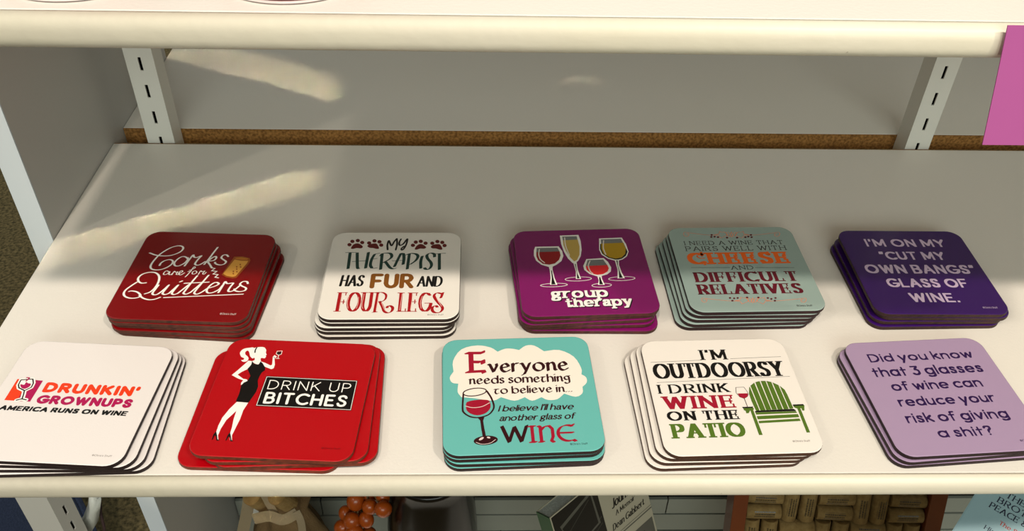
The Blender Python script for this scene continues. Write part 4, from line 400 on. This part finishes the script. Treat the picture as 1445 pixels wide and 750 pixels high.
# end panel at the left of the bay
r = empty('end_panel', (-0.3375, 0.80, -1.0), 'tall grey white end panel closing the left end of the coaster shelf', 'panel')
bm = bmesh.new(); box(bm, -0.0085, 0.0085, 0.5375-0.80, 0.842-0.80, 0.0, 1.50); link_mesh('panel_board', bm, PANEL, r)
bm = bmesh.new(); box(bm, -0.0085, 0.0085, 0.5360-0.80, 0.5373-0.80, 0.0, 1.50); o = link_mesh('front_edging', bm, PANELEDGE, r); o['label'] = 'cool white edging strip on the front of the panel'

# slotted uprights: hollow channels with real slots
def upright(label, x, y, w, d, z0, z1, slot_top, rz=0.0, pitch=0.0254, sl=0.0122, sw=0.0026, group=None, m=None):
    r = empty('slotted_upright', (x, y, z0), label, 'upright', group, rz)
    t = 0.0014
    bm = bmesh.new()
    box(bm, -w/2, -w/2+t, 0, d, 0, z1-z0); box(bm, w/2-t, w/2, 0, d, 0, z1-z0); box(bm, -w/2+t, w/2-t, d-t, d, 0, z1-z0)
    link_mesh('channel', bm, m or METAL, r)
    bm = bmesh.new(); vs = []
    zs = []; z = slot_top
    while z > z0 + 0.03: zs.append(z); z -= pitch
    zs = [q for q in zs if q < z1-0.005][::-1]
    prev = 0.0
    for q in zs:
        a, b = q-sl-z0, q-z0
        box(bm, -w/2+t, w/2-t, 0, t, prev, a)
        box(bm, -w/2+t, -sw/2, 0, t, a, b); box(bm, sw/2, w/2-t, 0, t, a, b)
        prev = b
    box(bm, -w/2+t, w/2-t, 0, t, prev, z1-z0)
    link_mesh('slotted_face', bm, m or METAL, r)
    bm = bmesh.new(); box(bm, -w/2+t, w/2-t, d*0.55, d-t, 0.001, z1-z0-0.001); o = link_mesh('slot_shade', bm, DARK, r)  # near-black filler, paints the shade inside the hollow channel
    return r
upright('white slotted metal upright at the left end behind the coaster shelf', -0.288, 0.6790, 0.0235, 0.0205, -1.0, 0.50, 0.0812)
upright('white slotted metal upright towards the right behind the coaster shelf', 0.3915, 0.6790, 0.0220, 0.0205, -1.0, 0.50, 0.0812)

# boarded back panel under the shelf
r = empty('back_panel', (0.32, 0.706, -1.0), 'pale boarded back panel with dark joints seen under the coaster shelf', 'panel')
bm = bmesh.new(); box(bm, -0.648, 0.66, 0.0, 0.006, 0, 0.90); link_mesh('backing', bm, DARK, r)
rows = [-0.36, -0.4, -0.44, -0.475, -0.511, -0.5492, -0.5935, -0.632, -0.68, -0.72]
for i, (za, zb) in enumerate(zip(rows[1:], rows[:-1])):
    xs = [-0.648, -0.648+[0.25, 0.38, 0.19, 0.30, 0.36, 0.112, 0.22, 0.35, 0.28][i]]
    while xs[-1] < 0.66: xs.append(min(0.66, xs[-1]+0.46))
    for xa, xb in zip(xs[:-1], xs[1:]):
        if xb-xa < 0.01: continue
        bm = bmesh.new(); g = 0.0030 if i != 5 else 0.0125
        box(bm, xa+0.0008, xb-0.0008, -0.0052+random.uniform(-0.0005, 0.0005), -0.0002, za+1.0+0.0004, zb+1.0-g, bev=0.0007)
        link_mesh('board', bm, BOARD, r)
bm = bmesh.new(); box(bm, XL, XR, 0.345, 0.70, -0.0155, 0, bev=0.001)
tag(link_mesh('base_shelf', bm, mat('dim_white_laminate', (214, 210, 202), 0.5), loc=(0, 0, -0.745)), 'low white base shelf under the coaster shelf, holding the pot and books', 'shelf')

# ================================================================ COASTERS
CS, CT, CR_ = 0.095, 0.0034, 0.0098
def rounded(s, r, n=7):
    p = []
    for cx, cy, a0 in ((s/2-r, s/2-r, 0), (-s/2+r, s/2-r, 90), (-s/2+r, -s/2+r, 180), (s/2-r, -s/2+r, 270)):
        for k in range(n+1): a = math.radians(a0+90*k/n); p.append((cx+r*math.cos(a), cy+r*math.sin(a)))
    return p
def layered(bm, loops):
    rings = [[bm.verts.new((x, y, z)) for x, y in rounded(CS-2*ins, CR_-ins)] for ins, z in loops]
    n = len(rings[0])
    for a, b in zip(rings[:-1], rings[1:]):
        for k in range(n): bm.faces.new((a[k], a[(k+1) % n], b[(k+1) % n], b[k]))
    bm.faces.new(rings[0][::-1]); bm.faces.new(rings[-1])
bm = bmesh.new(); layered(bm, [(0.0007, 0.0), (0.0002, 0.0003), (0.0, 0.0008), (0.0, CT-0.0006), (0.0001, CT-0.0003)])
_me = bpy.data.meshes.new('coaster_board'); bm.normal_update(); bm.to_mesh(_me); bm.free()
bm = bmesh.new(); layered(bm, [(0.0001, CT-0.0003), (0.00015, CT-0.00018), (0.0004, CT-0.00005), (0.0008, CT)])
_mf = bpy.data.meshes.new('coaster_face'); bm.normal_update(); bm.to_mesh(_mf); bm.free()
_board = {}; _face = {}
def coaster_mesh(src, store, key, m):
    if key not in store:
        me = src.copy(); me.materials.clear(); me.materials.append(m); store[key] = me
    return store[key]
# key: stack id -> (face colour, edge colour, plain description, category row)
SPEC = {
1: ((124, 4, 10), (92, 46, 34), 'dark red', 'back row, left end'),
2: ((238, 232, 224), (44, 26, 20), 'white', 'back row'),
3: ((126, 16, 96), (84, 40, 36), 'magenta purple', 'back row'),
4: ((158, 178, 172), (48, 22, 26), 'grey green', 'back row'),
5: ((54, 14, 96), (62, 36, 32), 'deep violet', 'back row'),
6: ((236, 228, 226), (34, 16, 20), 'white', 'front row'),
7: ((178, 0, 14), (122, 52, 32), 'bright red', 'front row'),
8: ((104, 184, 178), (44, 24, 26), 'turquoise', 'front row'),
9: ((240, 232, 224), (76, 44, 28), 'white', 'front row'),
10: ((168, 143, 175), (44, 24, 28), 'lilac', 'front row'),
}
TOPLAB = {
1: 'dark red square coaster with white script and a cork picture, on top of its stack',
2: 'white square coaster with four paw prints and lettering, on top of its stack',
3: 'magenta purple square coaster printed with four filled wine glasses, on top of its stack',
4: 'grey green square coaster with orange and burgundy lettering about cheese, on top of its stack',
5: 'deep violet square coaster with pale capitals about cutting bangs, on top of its stack',
6: 'white square coaster with small orange and pink logo, on top of its stack',
7: 'bright red square coaster with a woman in a black dress, on top of its stack',
8: 'turquoise square coaster with white cloud and red wine glass, on top of its stack',
9: 'white square coaster with a green patio chair picture, on top of its stack',
10: 'lilac square coaster with dark rounded lettering asking a question, on top of its stack',
}
STACKN = {1: 'cork lettered stack', 2: 'paw print stack', 3: 'wine glasses stack', 4: 'cheese lettered stack', 5: 'deep violet stack',
 6: 'orange logo stack', 7: 'dressed woman stack', 8: 'cloud print stack', 9: 'green chair stack', 10: 'lilac stack'}
# per stack, from the second coaster down: (shift x mm, shift y mm, extra turn in degrees)
LAY = {
1: [(0.6, -0.4, -0.5), (2.2, 0.4, -1.6), (1.2, -0.6, -0.3), (3.6, -0.6, -2.0)],
2: [(0.1, -0.1, 0.1), (-2.8, -0.9, 0.3), (-3.3, -0.9, 0.2), (-2.6, -2.0, 0.6)],
3: [(-1.4, 0.5, 2.2), (-2.8, 0.0, 1.6), (-1.6, 0.2, -0.8), (1.8, -1.2, -3.0)],
4: [(-1.6, 0.0, -0.6), (-3.6, -0.2, -0.2), (-5.6, -0.6, 0.8), (-8.2, -0.6, 0.0)],
5: [(2.2, 0.3, -0.2), (-1.4, 0.3, 0.6), (-3.4, -1.0, 1.4)],
6: [(3.8, 0.4, 1.8), (6.0, 0.6, 3.6), (8.4, 0.8, 5.4)],
7: [(5.0, 0.6, 3.6), (9.0, 0.8, 5.4), (-9.5, 0.8, 1.0)],
8: [(-0.4, 0.2, 0.3), (0.8, -1.0, -0.5), (0.2, -0.8, 0.4)],
9: [(-3.4, 0.6, -0.8), (-6.8, 0.4, -0.5), (-9.8, -0.4, 0.4)],
10: [(-2.6, -0.3, 1.6), (-3.2, -0.5, 0.9)],
}
ORD = ['topmost', 'second', 'third', 'fourth', 'fifth', 'sixth']
NAMES = {1: {'white': 'printed_lettering', 'cork_line': 'cork_picture', 'cork_fill': 'cork_picture', 'cork_top': 'cork_picture', 'pale': 'fine_print'},
 2: {'maroon': 'paw_prints'}, 3: {'white': 'printed_artwork', 'black': 'printed_artwork', 'glassgrey': 'glass_picture', 'wine_dark': 'wine_picture', 'champagne': 'wine_picture', 'rose': 'wine_picture', 'chardonnay': 'wine_picture', 'hilite': 'glass_picture'},
 4: {'apricot': 'printed_ornament'}, 5: {}, 6: {'white': 'glass_picture'}, 7: {'white': 'printed_artwork', 'black': 'printed_artwork', 'dred': 'fine_print'}, 8: {'cream': 'cloud_picture', 'pale': 'glass_picture'},
 9: {'green': 'chair_picture', 'grey': 'fine_print'}, 10: {}}
def render_entries(ink, entries):
    for e in entries:
        if e[0] == 'T': ink.text(e[3], e[4], e[1], e[2], *e[5:9])
        elif e[0] == 'S':
            f = e[6]; ps = [(f[i], f[i+1]) for i in range(0, len(f), 2)]
            if e[5]: ps = catmull(ps, 5)
            ink.stroke(ps, e[1], e[2], e[3], e[4], 20.0, True)
        else:
            f = e[4]; ps = [(f[i], f[i+1]) for i in range(0, len(f), 2)]
            if e[3]: ps = catmull(ps+ps[:1], 4)[:-1]
            ink.poly(ps, e[1], e[2])
for k in range(1, 11):
    fc, ec, cn, row = SPEC[k]; x0, y0, t0 = POSE[k]; lays = [(0, 0, 0)] + LAY[k]; n = len(lays)
    fm = mat('%s_coaster_face_%d' % (cn.replace(' ', '_'), k), fc, 0.26, 0.5, bump=0.05, bscale=900, coat=0.25)
    em = mat('hardboard_edge_%d' % k, ec, 0.6, 0.35, noise=(300, 0.2, tuple(int(c*0.7) for c in ec)), bump=0.3, bscale=700)
    for j, (dx, dy, dr) in enumerate(lays):
        z = (n-1-j)*CT + (n-1-j)*0.00003
        lab = TOPLAB[k] if j == 0 else '%s coaster, %s from the top of the %s' % (cn, ORD[j], STACKN[k])
        if j == n-1: lab = '%s coaster at the bottom of the %s' % (cn, STACKN[k])
        r = empty('coaster', (x0+dx/1000.0, y0+dy/1000.0, z+0.00002), lab, 'coaster', 'coasters in the %s' % STACKN[k] if j else None, t0+math.radians(dr))
        if j == 0: r['group'] = 'top coasters of the ten stacks'
        for nm, src, st, m in (('board', _me, _board, em), ('printed_face', _mf, _face, fm)):
            o = bpy.data.objects.new(nm, coaster_mesh(src, st, (nm, k), m)); COL.objects.link(o); o.parent = r
            if j == 0:
                for p in o.data.polygons: p.use_smooth = False
        if j == 0:
            ink = Ink(); render_entries(ink, D[k]); ink.build(r, NAMES[k], CT-0.00003)
# ================================================================ THINGS UNDER THE SHELF AND AROUND
def basis_m(P, u, w):
    """matrix whose local x runs along u, local y along -w (up the cover) and local z out of the face"""
    u = Vector(u).normalized(); y = -Vector(w); y = (y - u*y.dot(u)).normalized(); n = u.cross(y)
    return Matrix(((u.x, y.x, n.x, P[0]), (u.y, y.y, n.y, P[1]), (u.z, y.z, n.z, P[2]), (0, 0, 0, 1)))
def frame_empty(name, P, u, w, label, cat, group=None):
    r = empty(name, (0, 0, 0), label, cat, group)
    M = basis_m((P[0], P[1], P[2]+Z0), u, w); r.matrix_world = M
    return r
# --- book with the black and white photo cover, leaning back on the base shelf
r = frame_empty('book', (0.13260741, 0.55508545, -0.40108915), (0.742, 0.670, 0), (0.266, -0.295, -0.918),
    'cream book with a black and white photo on its cover, leaning under the shelf', 'book', 'books under the coaster shelf')
COVER = mat('cream_book_cover', (182, 174, 154), 0.45, 0.4, noise=(20, 0.3, (174, 166, 146)))
PAGES = mat('book_pages', (196, 204, 202), 0.8, 0.2, noise=(500, 0.1, (176, 184, 182)))
def book_body(r, x0, x1, y0, y1, th, cm, spine_m=None):
    bm = bmesh.new(); box(bm, x0, x1, y0, y1, -0.0006, 0); link_mesh('front_cover', bm, cm, r)
    bm = bmesh.new(); box(bm, x0, x1, y0, y1, -th, -th+0.0006); link_mesh('back_cover', bm, cm, r)
    bm = bmesh.new(); box(bm, x0+0.0012, x1-0.001, y0+0.001, y1-0.001, -th+0.0007, -0.0007); link_mesh('pages', bm, PAGES, r)
    bm = bmesh.new(); box(bm, x0-0.0008, x0-0.0001, y0, y1, -th, 0); link_mesh('spine', bm, spine_m or cm, r)
book_body(r, -0.0690, 0.0665, -0.155, 0.0585, 0.0200, COVER, mat('green_spine', (44, 84, 48), 0.5))
ink = Ink()
ink.poly([(-67.5, 57), (-2.5, 57), (-2.5, -120), (-67.5, -120)], 'bookblack', 0)
ink.poly([(-60, 40), (-10, 52), (-8, 8), (-50, 0)], 'bookgrey', 1)
ink.poly([(-58, 36), (-12, 48), (-11, 10), (-48, 2)], 'bookblack', 2)
ink.stroke([(-52, -8), (-5, 14)], 'bookgrey', 1, .6, .6); ink.stroke([(-50, -14), (-6, 6)], 'bookgrey', 1, .5, .5); ink.stroke([(-62, 20), (-16, 44)], 'bookgrey', 3, .5, .5)
ink.poly([(-38, -22), (-33, -12), (-22, -8), (-14, -12), (-13, -26), (-20, -40), (-32, -40)], 'booklight', 2)
ink.poly([(-32, -24), (-24, -15), (-19, -18), (-22, -30)], 'bookblack', 3)
ink.stroke([(-33, -30), (-20, -22)], 'bookgrey', 4, 1.2, 1)
for s_, sty, a in (('Journey', 'serifi', (12.5, 52, 12, 23)), ('Just a', 'serifi', (14, 46, 31, 42)), ('A Memoir', 'serifi', (15, 46, 1.0, 7)), ('Dean Gabbert', 'serifi', (6, 58.5, -14, -6))):
    if 'ust' in s_: continue
    ink.text(s_, sty, 'bookblack', 1, a[0], a[1], a[2], a[3])
ink.stroke([(0, -21), (66, -21)], 'bookgrey', 1, .7, .7); ink.stroke([(0, -24.5), (66, -24.5)], 'bookgrey', 1, 1.6, 1.6)
ink.poly([(4, -36), (64, -36), (64, -110), (4, -110)], 'bookgrey', 1)
for q in range(16):
    x = 8+(q*37 % 52); y = -40-(q*23 % 60)
    ink.poly([(x, y), (x+5, y-1), (x+4, y-8), (x-1, y-6)], 'booklight' if q % 2 else 'bookblack', 2)
ink.build(r, 'cover_print', 0.0)
# --- light blue book at the right, lying on a low easel
r = frame_empty('book', (0.46570, 0.47016, -0.26153), (0.71396, -0.70017, 0.00484), (-0.49996, -0.51462, -0.69657),
    'pale blue book with dark serif capitals, at the right under the shelf', 'book', 'books under the coaster shelf')
BLUEC = mat('pale_blue_book_cover', (150, 180, 188), 0.4, 0.4, noise=(9, 0.3, (142, 172, 182)))
book_body(r, -0.0190, 0.117, -0.16, 0.050, 0.012, BLUEC)
ink = Ink()
ink.text('BROTHERS', 'serif', 'navy', 1, -1.7, 47, 11.3, 16.8); ink.text('PEACE &', 'serif', 'navy', 1, -5, 28, 3.6, 9.0)
ink.text('THE SEVEN', 'serif', 'navy', 1, 2, 50, 19, 24.5)
ink.text('The Story', 'serif', 'brick', 1, 8.7, 36, -5.6, -1.8); ink.text('His Life', 'serif', 'navy', 1, 0.5, 24, -16, -12)
ink.build(r, 'cover_print', 0.0)
# --- wooden frame filled with wine corks
r = frame_empty('cork_board', (0.39755, 0.58297, -0.42379), (0.99919, -0.04012, 0), (-0.0135, -0.337, -0.941),
    'brown wooden frame filled with used wine corks, under the shelf at the right', 'cork board')
WOOD = mat('varnished_brown_wood', (116, 54, 24), 0.3, 0.5, noise=(14, 0.2, (92, 40, 16)), coat=0.3)
BACKW = mat('frame_backing', (70, 50, 32), 0.8)
CORKM = mat('wine_cork', (146, 120, 76), 0.85, 0.2, noise=(120, 0.2, (122, 96, 56)), bump=0.5, bscale=500)
FX0, FX1, FY0, FY1 = -0.1185, 0.1195, -0.150, 0.085
for x0, x1, y0, y1 in ((FX0, FX0+0.0165, FY0, FY1), (FX1-0.0185, FX1, FY0, FY1), (FX0+0.0165, FX1-0.0185, FY1-0.017, FY1), (FX0+0.0165, FX1-0.0185, FY0, FY0+0.017)):
    bm = bmesh.new(); box(bm, x0, x1, y0, y1, -0.024, 0.004, bev=0.001); link_mesh('frame_rail', bm, WOOD, r)
bm = bmesh.new(); box(bm, FX0+0.0165, FX1-0.0185, FY0+0.017, FY1-0.017, -0.024, -0.019); link_mesh('backing', bm, BACKW, r)
bm = bmesh.new()
prof = [(0.0086, -0.0212), (0.0098, -0.0205), (0.0100, -0.010), (0.0099, 0.010), (0.0098, 0.0205), (0.0086, 0.0212)]
lathe(bm, prof, 16, Matrix.Rotation(math.pi/2, 4, 'Y'))
_ck = bpy.data.meshes.new('cork'); bm.normal_update(); bm.to_mesh(_ck); bm.free(); _ck.materials.append(CORKM)
for p in _ck.polygons: p.use_smooth = len(p.vertices) == 4
_pk = None
def cork_print():
    ink = Ink(); rr = random.Random(7)
    pts = []
    me = bpy.data.meshes.new('cork_print'); verts = []; faces = []
    def quad(x0, x1, a0, a1):
        b = len(verts); R_ = 0.01008
        for x, a in ((x0, a0), (x1, a0), (x1, a1), (x0, a1)): verts.append((x, R_*math.sin(a), R_*math.cos(a)))
        faces.append((b, b+1, b+2, b+3))
    for k in range(3):
        a = 0.38-0.30*k; x = -0.0125+rr.random()*0.002
        while x < 0.0125:
            L = 0.0010+rr.random()*0.0022; quad(x, x+L, a-0.08, a+0.10); x += L+0.0005
    x = -0.012
    quad(-0.012, 0.012, -0.46, -0.43)
    me.from_pydata(verts, [], [f[::-1] for f in faces]); me.materials.append(INKM('corkink')); return me
_pk = cork_print()
X0, Y0, PX = FX0+0.0172, FY1-0.0185, 0.0405
row = 0
for by in range(5):
    for bx in range(5):
        cx = X0 + PX*(bx+0.5); cy = Y0 - PX*(by+0.5)
        if cy - 0.02 < FY0+0.017: continue
        vert = (bx+by) % 2 == 0
        for s in (-1, 1):
            x, y = (cx+s*0.0101, cy) if vert else (cx, cy+s*0.0101)
            o = bpy.data.objects.new('cork', _ck); COL.objects.link(o); o.parent = r
            o.location = (x, y, -0.0085+random.uniform(-0.0008, 0.0008)); o.rotation_euler = (0, 0, (math.pi/2 if vert else 0)+random.uniform(-0.03, 0.03)+(math.pi if random.random() < 0.4 else 0))
            o.scale = (random.uniform(0.93, 0.955),)*3
            if random.random() < 0.8:
                q = bpy.data.objects.new('cork_print', _pk); COL.objects.link(q); q.parent = o
# --- dark pot
POTM = mat('glossy_dark_glaze', (15, 12, 10), 0.2, 0.3, noise=(6, 0.3, (20, 15, 11)))
r = empty('pot', (-0.062, 0.615, -0.745), 'glossy dark brown pot with small ring handle under the coaster shelf', 'pot')
bm = bmesh.new(); lathe(bm, [(0.030, 0), (0.036, 0.004), (0.046, 0.07), (0.0520, 0.15), (0.0535, 0.21), (0.0530, 0.26), (0.0500, 0.31), (0.0455, 0.345), (0.0440, 0.36), (0.047, 0.368), (0.043, 0.370)], 48)
link_mesh('body', bm, POTM, r, smooth=True)
bm = bmesh.new(); tube(bm, [(-0.026+0.012*math.cos(a), -0.0480-0.006*abs(math.sin(a)), 0.283+0.011*math.sin(a)) for a in [2*math.pi*k/16 for k in range(17)]], 0.0022)
link_mesh('ring_handle', bm, POTM, r, smooth=True)
# --- orange grapes
GR = mat('orange_glass_grape', (178, 80, 14), 0.3, 0.4, noise=(60, 0.3, (140, 56, 8)), coat=0.2)
r = empty('artificial_grapes', (-0.135, 0.585, -0.445), 'bunch of orange artificial grapes hanging against the dark pot', 'grapes')
bm = bmesh.new(); bmesh.ops.create_uvsphere(bm, u_segments=20, v_segments=12, radius=0.0098)
_gm = bpy.data.meshes.new('grape'); bm.to_mesh(_gm); bm.free(); _gm.materials.append(GR)
for p in _gm.polygons: p.use_smooth = True
def at(px, py, y):
    d = _fw + _r2*((px-722.5)/F_PX) + _u2*((375-py)/F_PX); t = y/d.y
    return Vector((0, 0, CAM_H)) + d*t
base = Vector((-0.135, 0.585, -0.445))
stem_pts = []
for px, py, y, s in ((502, 708, .590, 1.2), (520, 703, .597, 1.0), (488, 725, .588, .95), (497, 736, .577, 1.15), (522, 716, .583, 1.05), (517, 734, .577, 1.0), (541, 719, .575, 1.12), (483, 745, .580, 1.1), (500, 752, .570, 1.2), (540, 702, .590, .95), (508, 722, .602, 1.0), (520, 755, .582, 1.1), (492, 762, .575, 1.1), (508, 772, .575, 1.1)):
    p = at(px, py, y) - base
    o = bpy.data.objects.new('grape', _gm); COL.objects.link(o); o.parent = r; o.location = p; o.scale = (s*0.86, s*0.86, s*1.0); o.rotation_euler = (random.uniform(-.5, .5), random.uniform(-.5, .5), 0)
    stem_pts.append(p)
bm = bmesh.new(); top = at(512, 690, .60)-base
for p in stem_pts: tube(bm, [top, (top+p)/2+Vector((0, 0.004, 0.004)), p], 0.0011, 5)
link_mesh('stem', bm, mat('dry_stem', (96, 74, 40), 0.8), r)
# --- tan gift bag with ribbon and bow
BAG = mat('tan_jute', (122, 98, 68), 0.95, 0.15, noise=(40, 0.3, (104, 82, 54)), bump=0.8, bscale=600)
RIB = mat('beige_ribbon', (138, 122, 98), 0.8, 0.2, bump=0.3, bscale=500)
r = empty('gift_bag', (-0.235, 0.62, -0.745), 'tan jute bag tied with beige ribbon, under the shelf at the left', 'bag')
bm = bmesh.new(); rings = []
prof = [(0.052, 0.0), (0.058, 0.02), (0.058, 0.14), (0.055, 0.19), (0.044, 0.235), (0.033, 0.265), (0.026, 0.285), (0.034, 0.315), (0.042, 0.345)]
for j, (rad, z) in enumerate(prof):
    ring = []
    for k in range(48):
        a = 2*math.pi*k/48; f = 1 + (0.03+0.02*j/2)*math.sin(a*7+j*0.3) + 0.02*math.sin(a*3+j)
        ring.append(bm.verts.new((rad*f*math.cos(a), rad*f*0.75*math.sin(a), z)))
    rings.append(ring)
for i in range(len(rings)-1):
    for k in range(48): bm.faces.new((rings[i][k], rings[i][(k+1) % 48], rings[i+1][(k+1) % 48], rings[i+1][k]))
bm.faces.new(rings[0][::-1])
link_mesh('bag_body', bm, BAG, r, smooth=True)
def ribbon(pts, w, name):
    bm = bmesh.new(); pv = [Vector(p) for p in catm3(pts)]; row = []
    for i, p in enumerate(pv):
        t = (pv[min(i+1, len(pv)-1)]-pv[max(i-1, 0)]).normalized(); s = t.cross(Vector((0.1, -0.8, 0.55))).normalized()
        row.append([bm.verts.new(p+s*w/2+n_*0.0006) for n_ in (Vector((0, 0, 0)), s.cross(t))]+[bm.verts.new(p-s*w/2+n_*0.0006) for n_ in (s.cross(t), Vector((0, 0, 0)))])
    for a, b in zip(row[:-1], row[1:]):
        for k in range(4): bm.faces.new((a[k], b[k], b[(k+1) % 4], a[(k+1) % 4]))
    bm.faces.new(row[0]); bm.faces.new(row[-1][::-1])
    return link_mesh(name, bm, RIB, r, smooth=False)
def catm3(ps, k=5):
    e = [tuple(2*a-b for a, b in zip(ps[0], ps[1]))]+list(ps)+[tuple(2*a-b for a, b in zip(ps[-1], ps[-2]))]; out = []
    for i in range(1, len(e)-2):
        for s in range(k):
            t = s/k; out.append(tuple(0.5*(2*e[i][c]+(e[i+1][c]-e[i-1][c])*t+(2*e[i-1][c]-5*e[i][c]+4*e[i+1][c]-e[i+2][c])*t*t+(-e[i-1][c]+3*e[i][c]-3*e[i+1][c]+e[i+2][c])*t**3) for c in range(3)))
    out.append(tuple(ps[-1])); return out
B0 = Vector((-0.235, 0.62, -0.745))
def bp(px, py, y): return tuple(at(px, py, y)-B0)
ribbon([bp(368, 690, .585), bp(380, 712, .580), bp(392, 732, .572)], 0.008, 'ribbon')
ribbon([bp(352, 690, .60), bp(350, 715, .592), bp(343, 750, .580), bp(338, 770, .575)], 0.013, 'ribbon')
ribbon([bp(358, 733, .572), bp(380, 729, .570), bp(400, 734, .568), bp(420, 724, .572)], 0.012, 'ribbon')
ribbon([bp(418, 722, .572), bp(425, 738, .566), bp(428, 765, .56)], 0.008, 'ribbon')
bm = bmesh.new()
for (px, py, y, l) in ((364, 706, .588, .03), (400, 706, .580, .034)):
    c = Vector(bp(px, py, y)); M = Matrix.Translation(c) @ Matrix.Rotation(0.35, 4, 'X') @ Matrix.Rotation(-0.25, 4, 'Y')
    lathe(bm, [(0.0085, -l/2), (0.010, -l/2+0.002), (0.010, l/2)], 20, M)
    o = link_mesh('cork_ornament', bm, CORKM, r, smooth=False); bm = bmesh.new()
bm.free()
# --- neighbouring fixture post, bag and bin at the lower left
GREYM = mat('grey_powder_coat', (188, 186, 180), 0.45, 0.5, bump=0.08, bscale=300)
r = upright('grey slotted metal post of the neighbouring fixture, at the lower left corner', -0.405, 0.515, 0.024, 0.036, -1.0, -0.02, -0.3075, rz=math.radians(78), sl=0.0135, sw=0.0036, m=GREYM)
BINM = mat('navy_fabric', (84, 98, 134), 0.9, 0.2, noise=(300, 0.2, (66, 78, 112)), bump=0.6, bscale=700)
r = empty('fabric_bin', (-0.885, 0.60, -1.0), 'navy fabric bin with a black rim standing on the carpet at the left', 'bin')
for x0, x1, y0, y1 in ((-0.26, 0.26, -0.24, -0.225), (-0.26, 0.26, 0.225, 0.24), (-0.26, -0.245, -0.225, 0.225), (0.245, 0.26, -0.225, 0.225)):
    bm = bmesh.new(); box(bm, x0, x1, y0, y1, 0.0, 0.53, bev=0.004); link_mesh('side', bm, BINM, r)
    bm = bmesh.new(); box(bm, x0-0.001, x1+0.001, y0-0.001, y1+0.001, 0.53, 0.552, bev=0.003); link_mesh('rim', bm, mat('black_trim', (16, 17, 19), 0.6), r)
bm = bmesh.new(); box(bm, -0.245, 0.245, -0.225, 0.225, 0.002, 0.47, bev=0.01); link_mesh('cushion', bm, BINM, r)
BAGW = mat('crumpled_white_plastic', (186, 188, 182), 0.4, 0.5, bump=0.5, bscale=60)
r = empty('plastic_bag', (-0.375, 0.56, -0.60), 'crumpled whitish plastic bag hanging behind the grey slotted post', 'bag')
B1 = Vector((-0.375, 0.56, -0.60))
outl = [(127, 688), (141, 690), (143, 705), (141, 722), (139, 735), (131, 748), (128, 765), (110, 770), (105, 745), (118, 728), (124, 712)]
bm = bmesh.new(); fr = []; bk = []
for i, (px, py) in enumerate(outl):
    fr.append(bm.verts.new(at(px, py, 0.545+0.006*math.sin(i*2.1))-B1)); bk.append(bm.verts.new(at(px, py, 0.565+0.006*math.cos(i*1.7))-B1))
cf = bm.verts.new(at(128, 728, 0.535)-B1); cb = bm.verts.new(at(128, 728, 0.575)-B1)
for i in range(len(fr)):
    j = (i+1) % len(fr); bm.faces.new((fr[i], cf, fr[j])); bm.faces.new((bk[j], cb, bk[i])); bm.faces.new((fr[i], fr[j], bk[j], bk[i]))
bmesh.ops.recalc_face_normals(bm, faces=bm.faces)
link_mesh('bag_body', bm, BAGW, r, smooth=True)
bm = bmesh.new(); tube(bm, [at(141, 700, .56)-B1, at(142, 725, .553)-B1, at(147, 745, .545)-B1, at(148, 765, .54)-B1], 0.0016, 6); link_mesh('drawstring', bm, mat('dark_string', (52, 32, 32), 0.8), r, smooth=True)
# --- pink price card on the front of the upper shelf
PINK = mat('pink_card', (170, 86, 146), 0.85, 0.15, noise=(30, 0.3, (165, 83, 142)))
r = empty('price_card', (0.255, 0.312, 0.255), 'plain pink paper card hanging on the front of the upper shelf, right', 'card')
bm = bmesh.new(); vs = []
P0 = Vector((0.255, 0.312, 0.255))
for x0, x1, y, z in ((0.1960, 0.296, 0.3095, 0.2825), (0.1975, 0.2975, 0.3047, 0.2598), (0.1990, 0.299, 0.2998, 0.2362)):
    vs.append([bm.verts.new(Vector(q)-P0) for q in ((x0, y, z), (x1, y, z), (x1, y+0.0005, z), (x0, y+0.0005, z))])
for a, b in zip(vs[:-1], vs[1:]):
    for k in range(4): bm.faces.new((a[k], b[k], b[(k+1) % 4], a[(k+1) % 4]))
bm.faces.new(vs[0]); bm.faces.new(vs[-1][::-1]); bmesh.ops.recalc_face_normals(bm, faces=bm.faces)
link_mesh('card_sheet', bm, PINK, r)
# --- red votive holders on the upper shelf, only their rims reach into the photo
RED = mat('dark_red_glass', (110, 10, 22), 0.12, 0.5, coat=0.6); RIMM = mat('pale_rim', (214, 196, 194), 0.25)
for lab, x, y in (('dark red cup on the upper shelf, the right one of the two', -0.0785, 0.3542), ('dark red cup on the upper shelf, the left one of the two', -0.163, 0.3536)):
    r = empty('votive_cup', (x, y, 0.2806), lab, 'cup', 'dark red cups on the upper shelf')
    bm = bmesh.new(); lathe(bm, [(0.0290, 0.0), (0.0304, 0.0006), (0.0304, 0.0010), (0.0300, 0.0013), (0.0294, 0.0013)], 48); link_mesh('foot_rim', bm, RIMM, r, smooth=True)
    bm = bmesh.new(); lathe(bm, [(0.0294, 0.0014), (0.0298, 0.006), (0.0315, 0.03), (0.033, 0.055), (0.031, 0.055), (0.029, 0.03), (0.024, 0.008)], 48); link_mesh('cup_body', bm, RED, r, smooth=True)
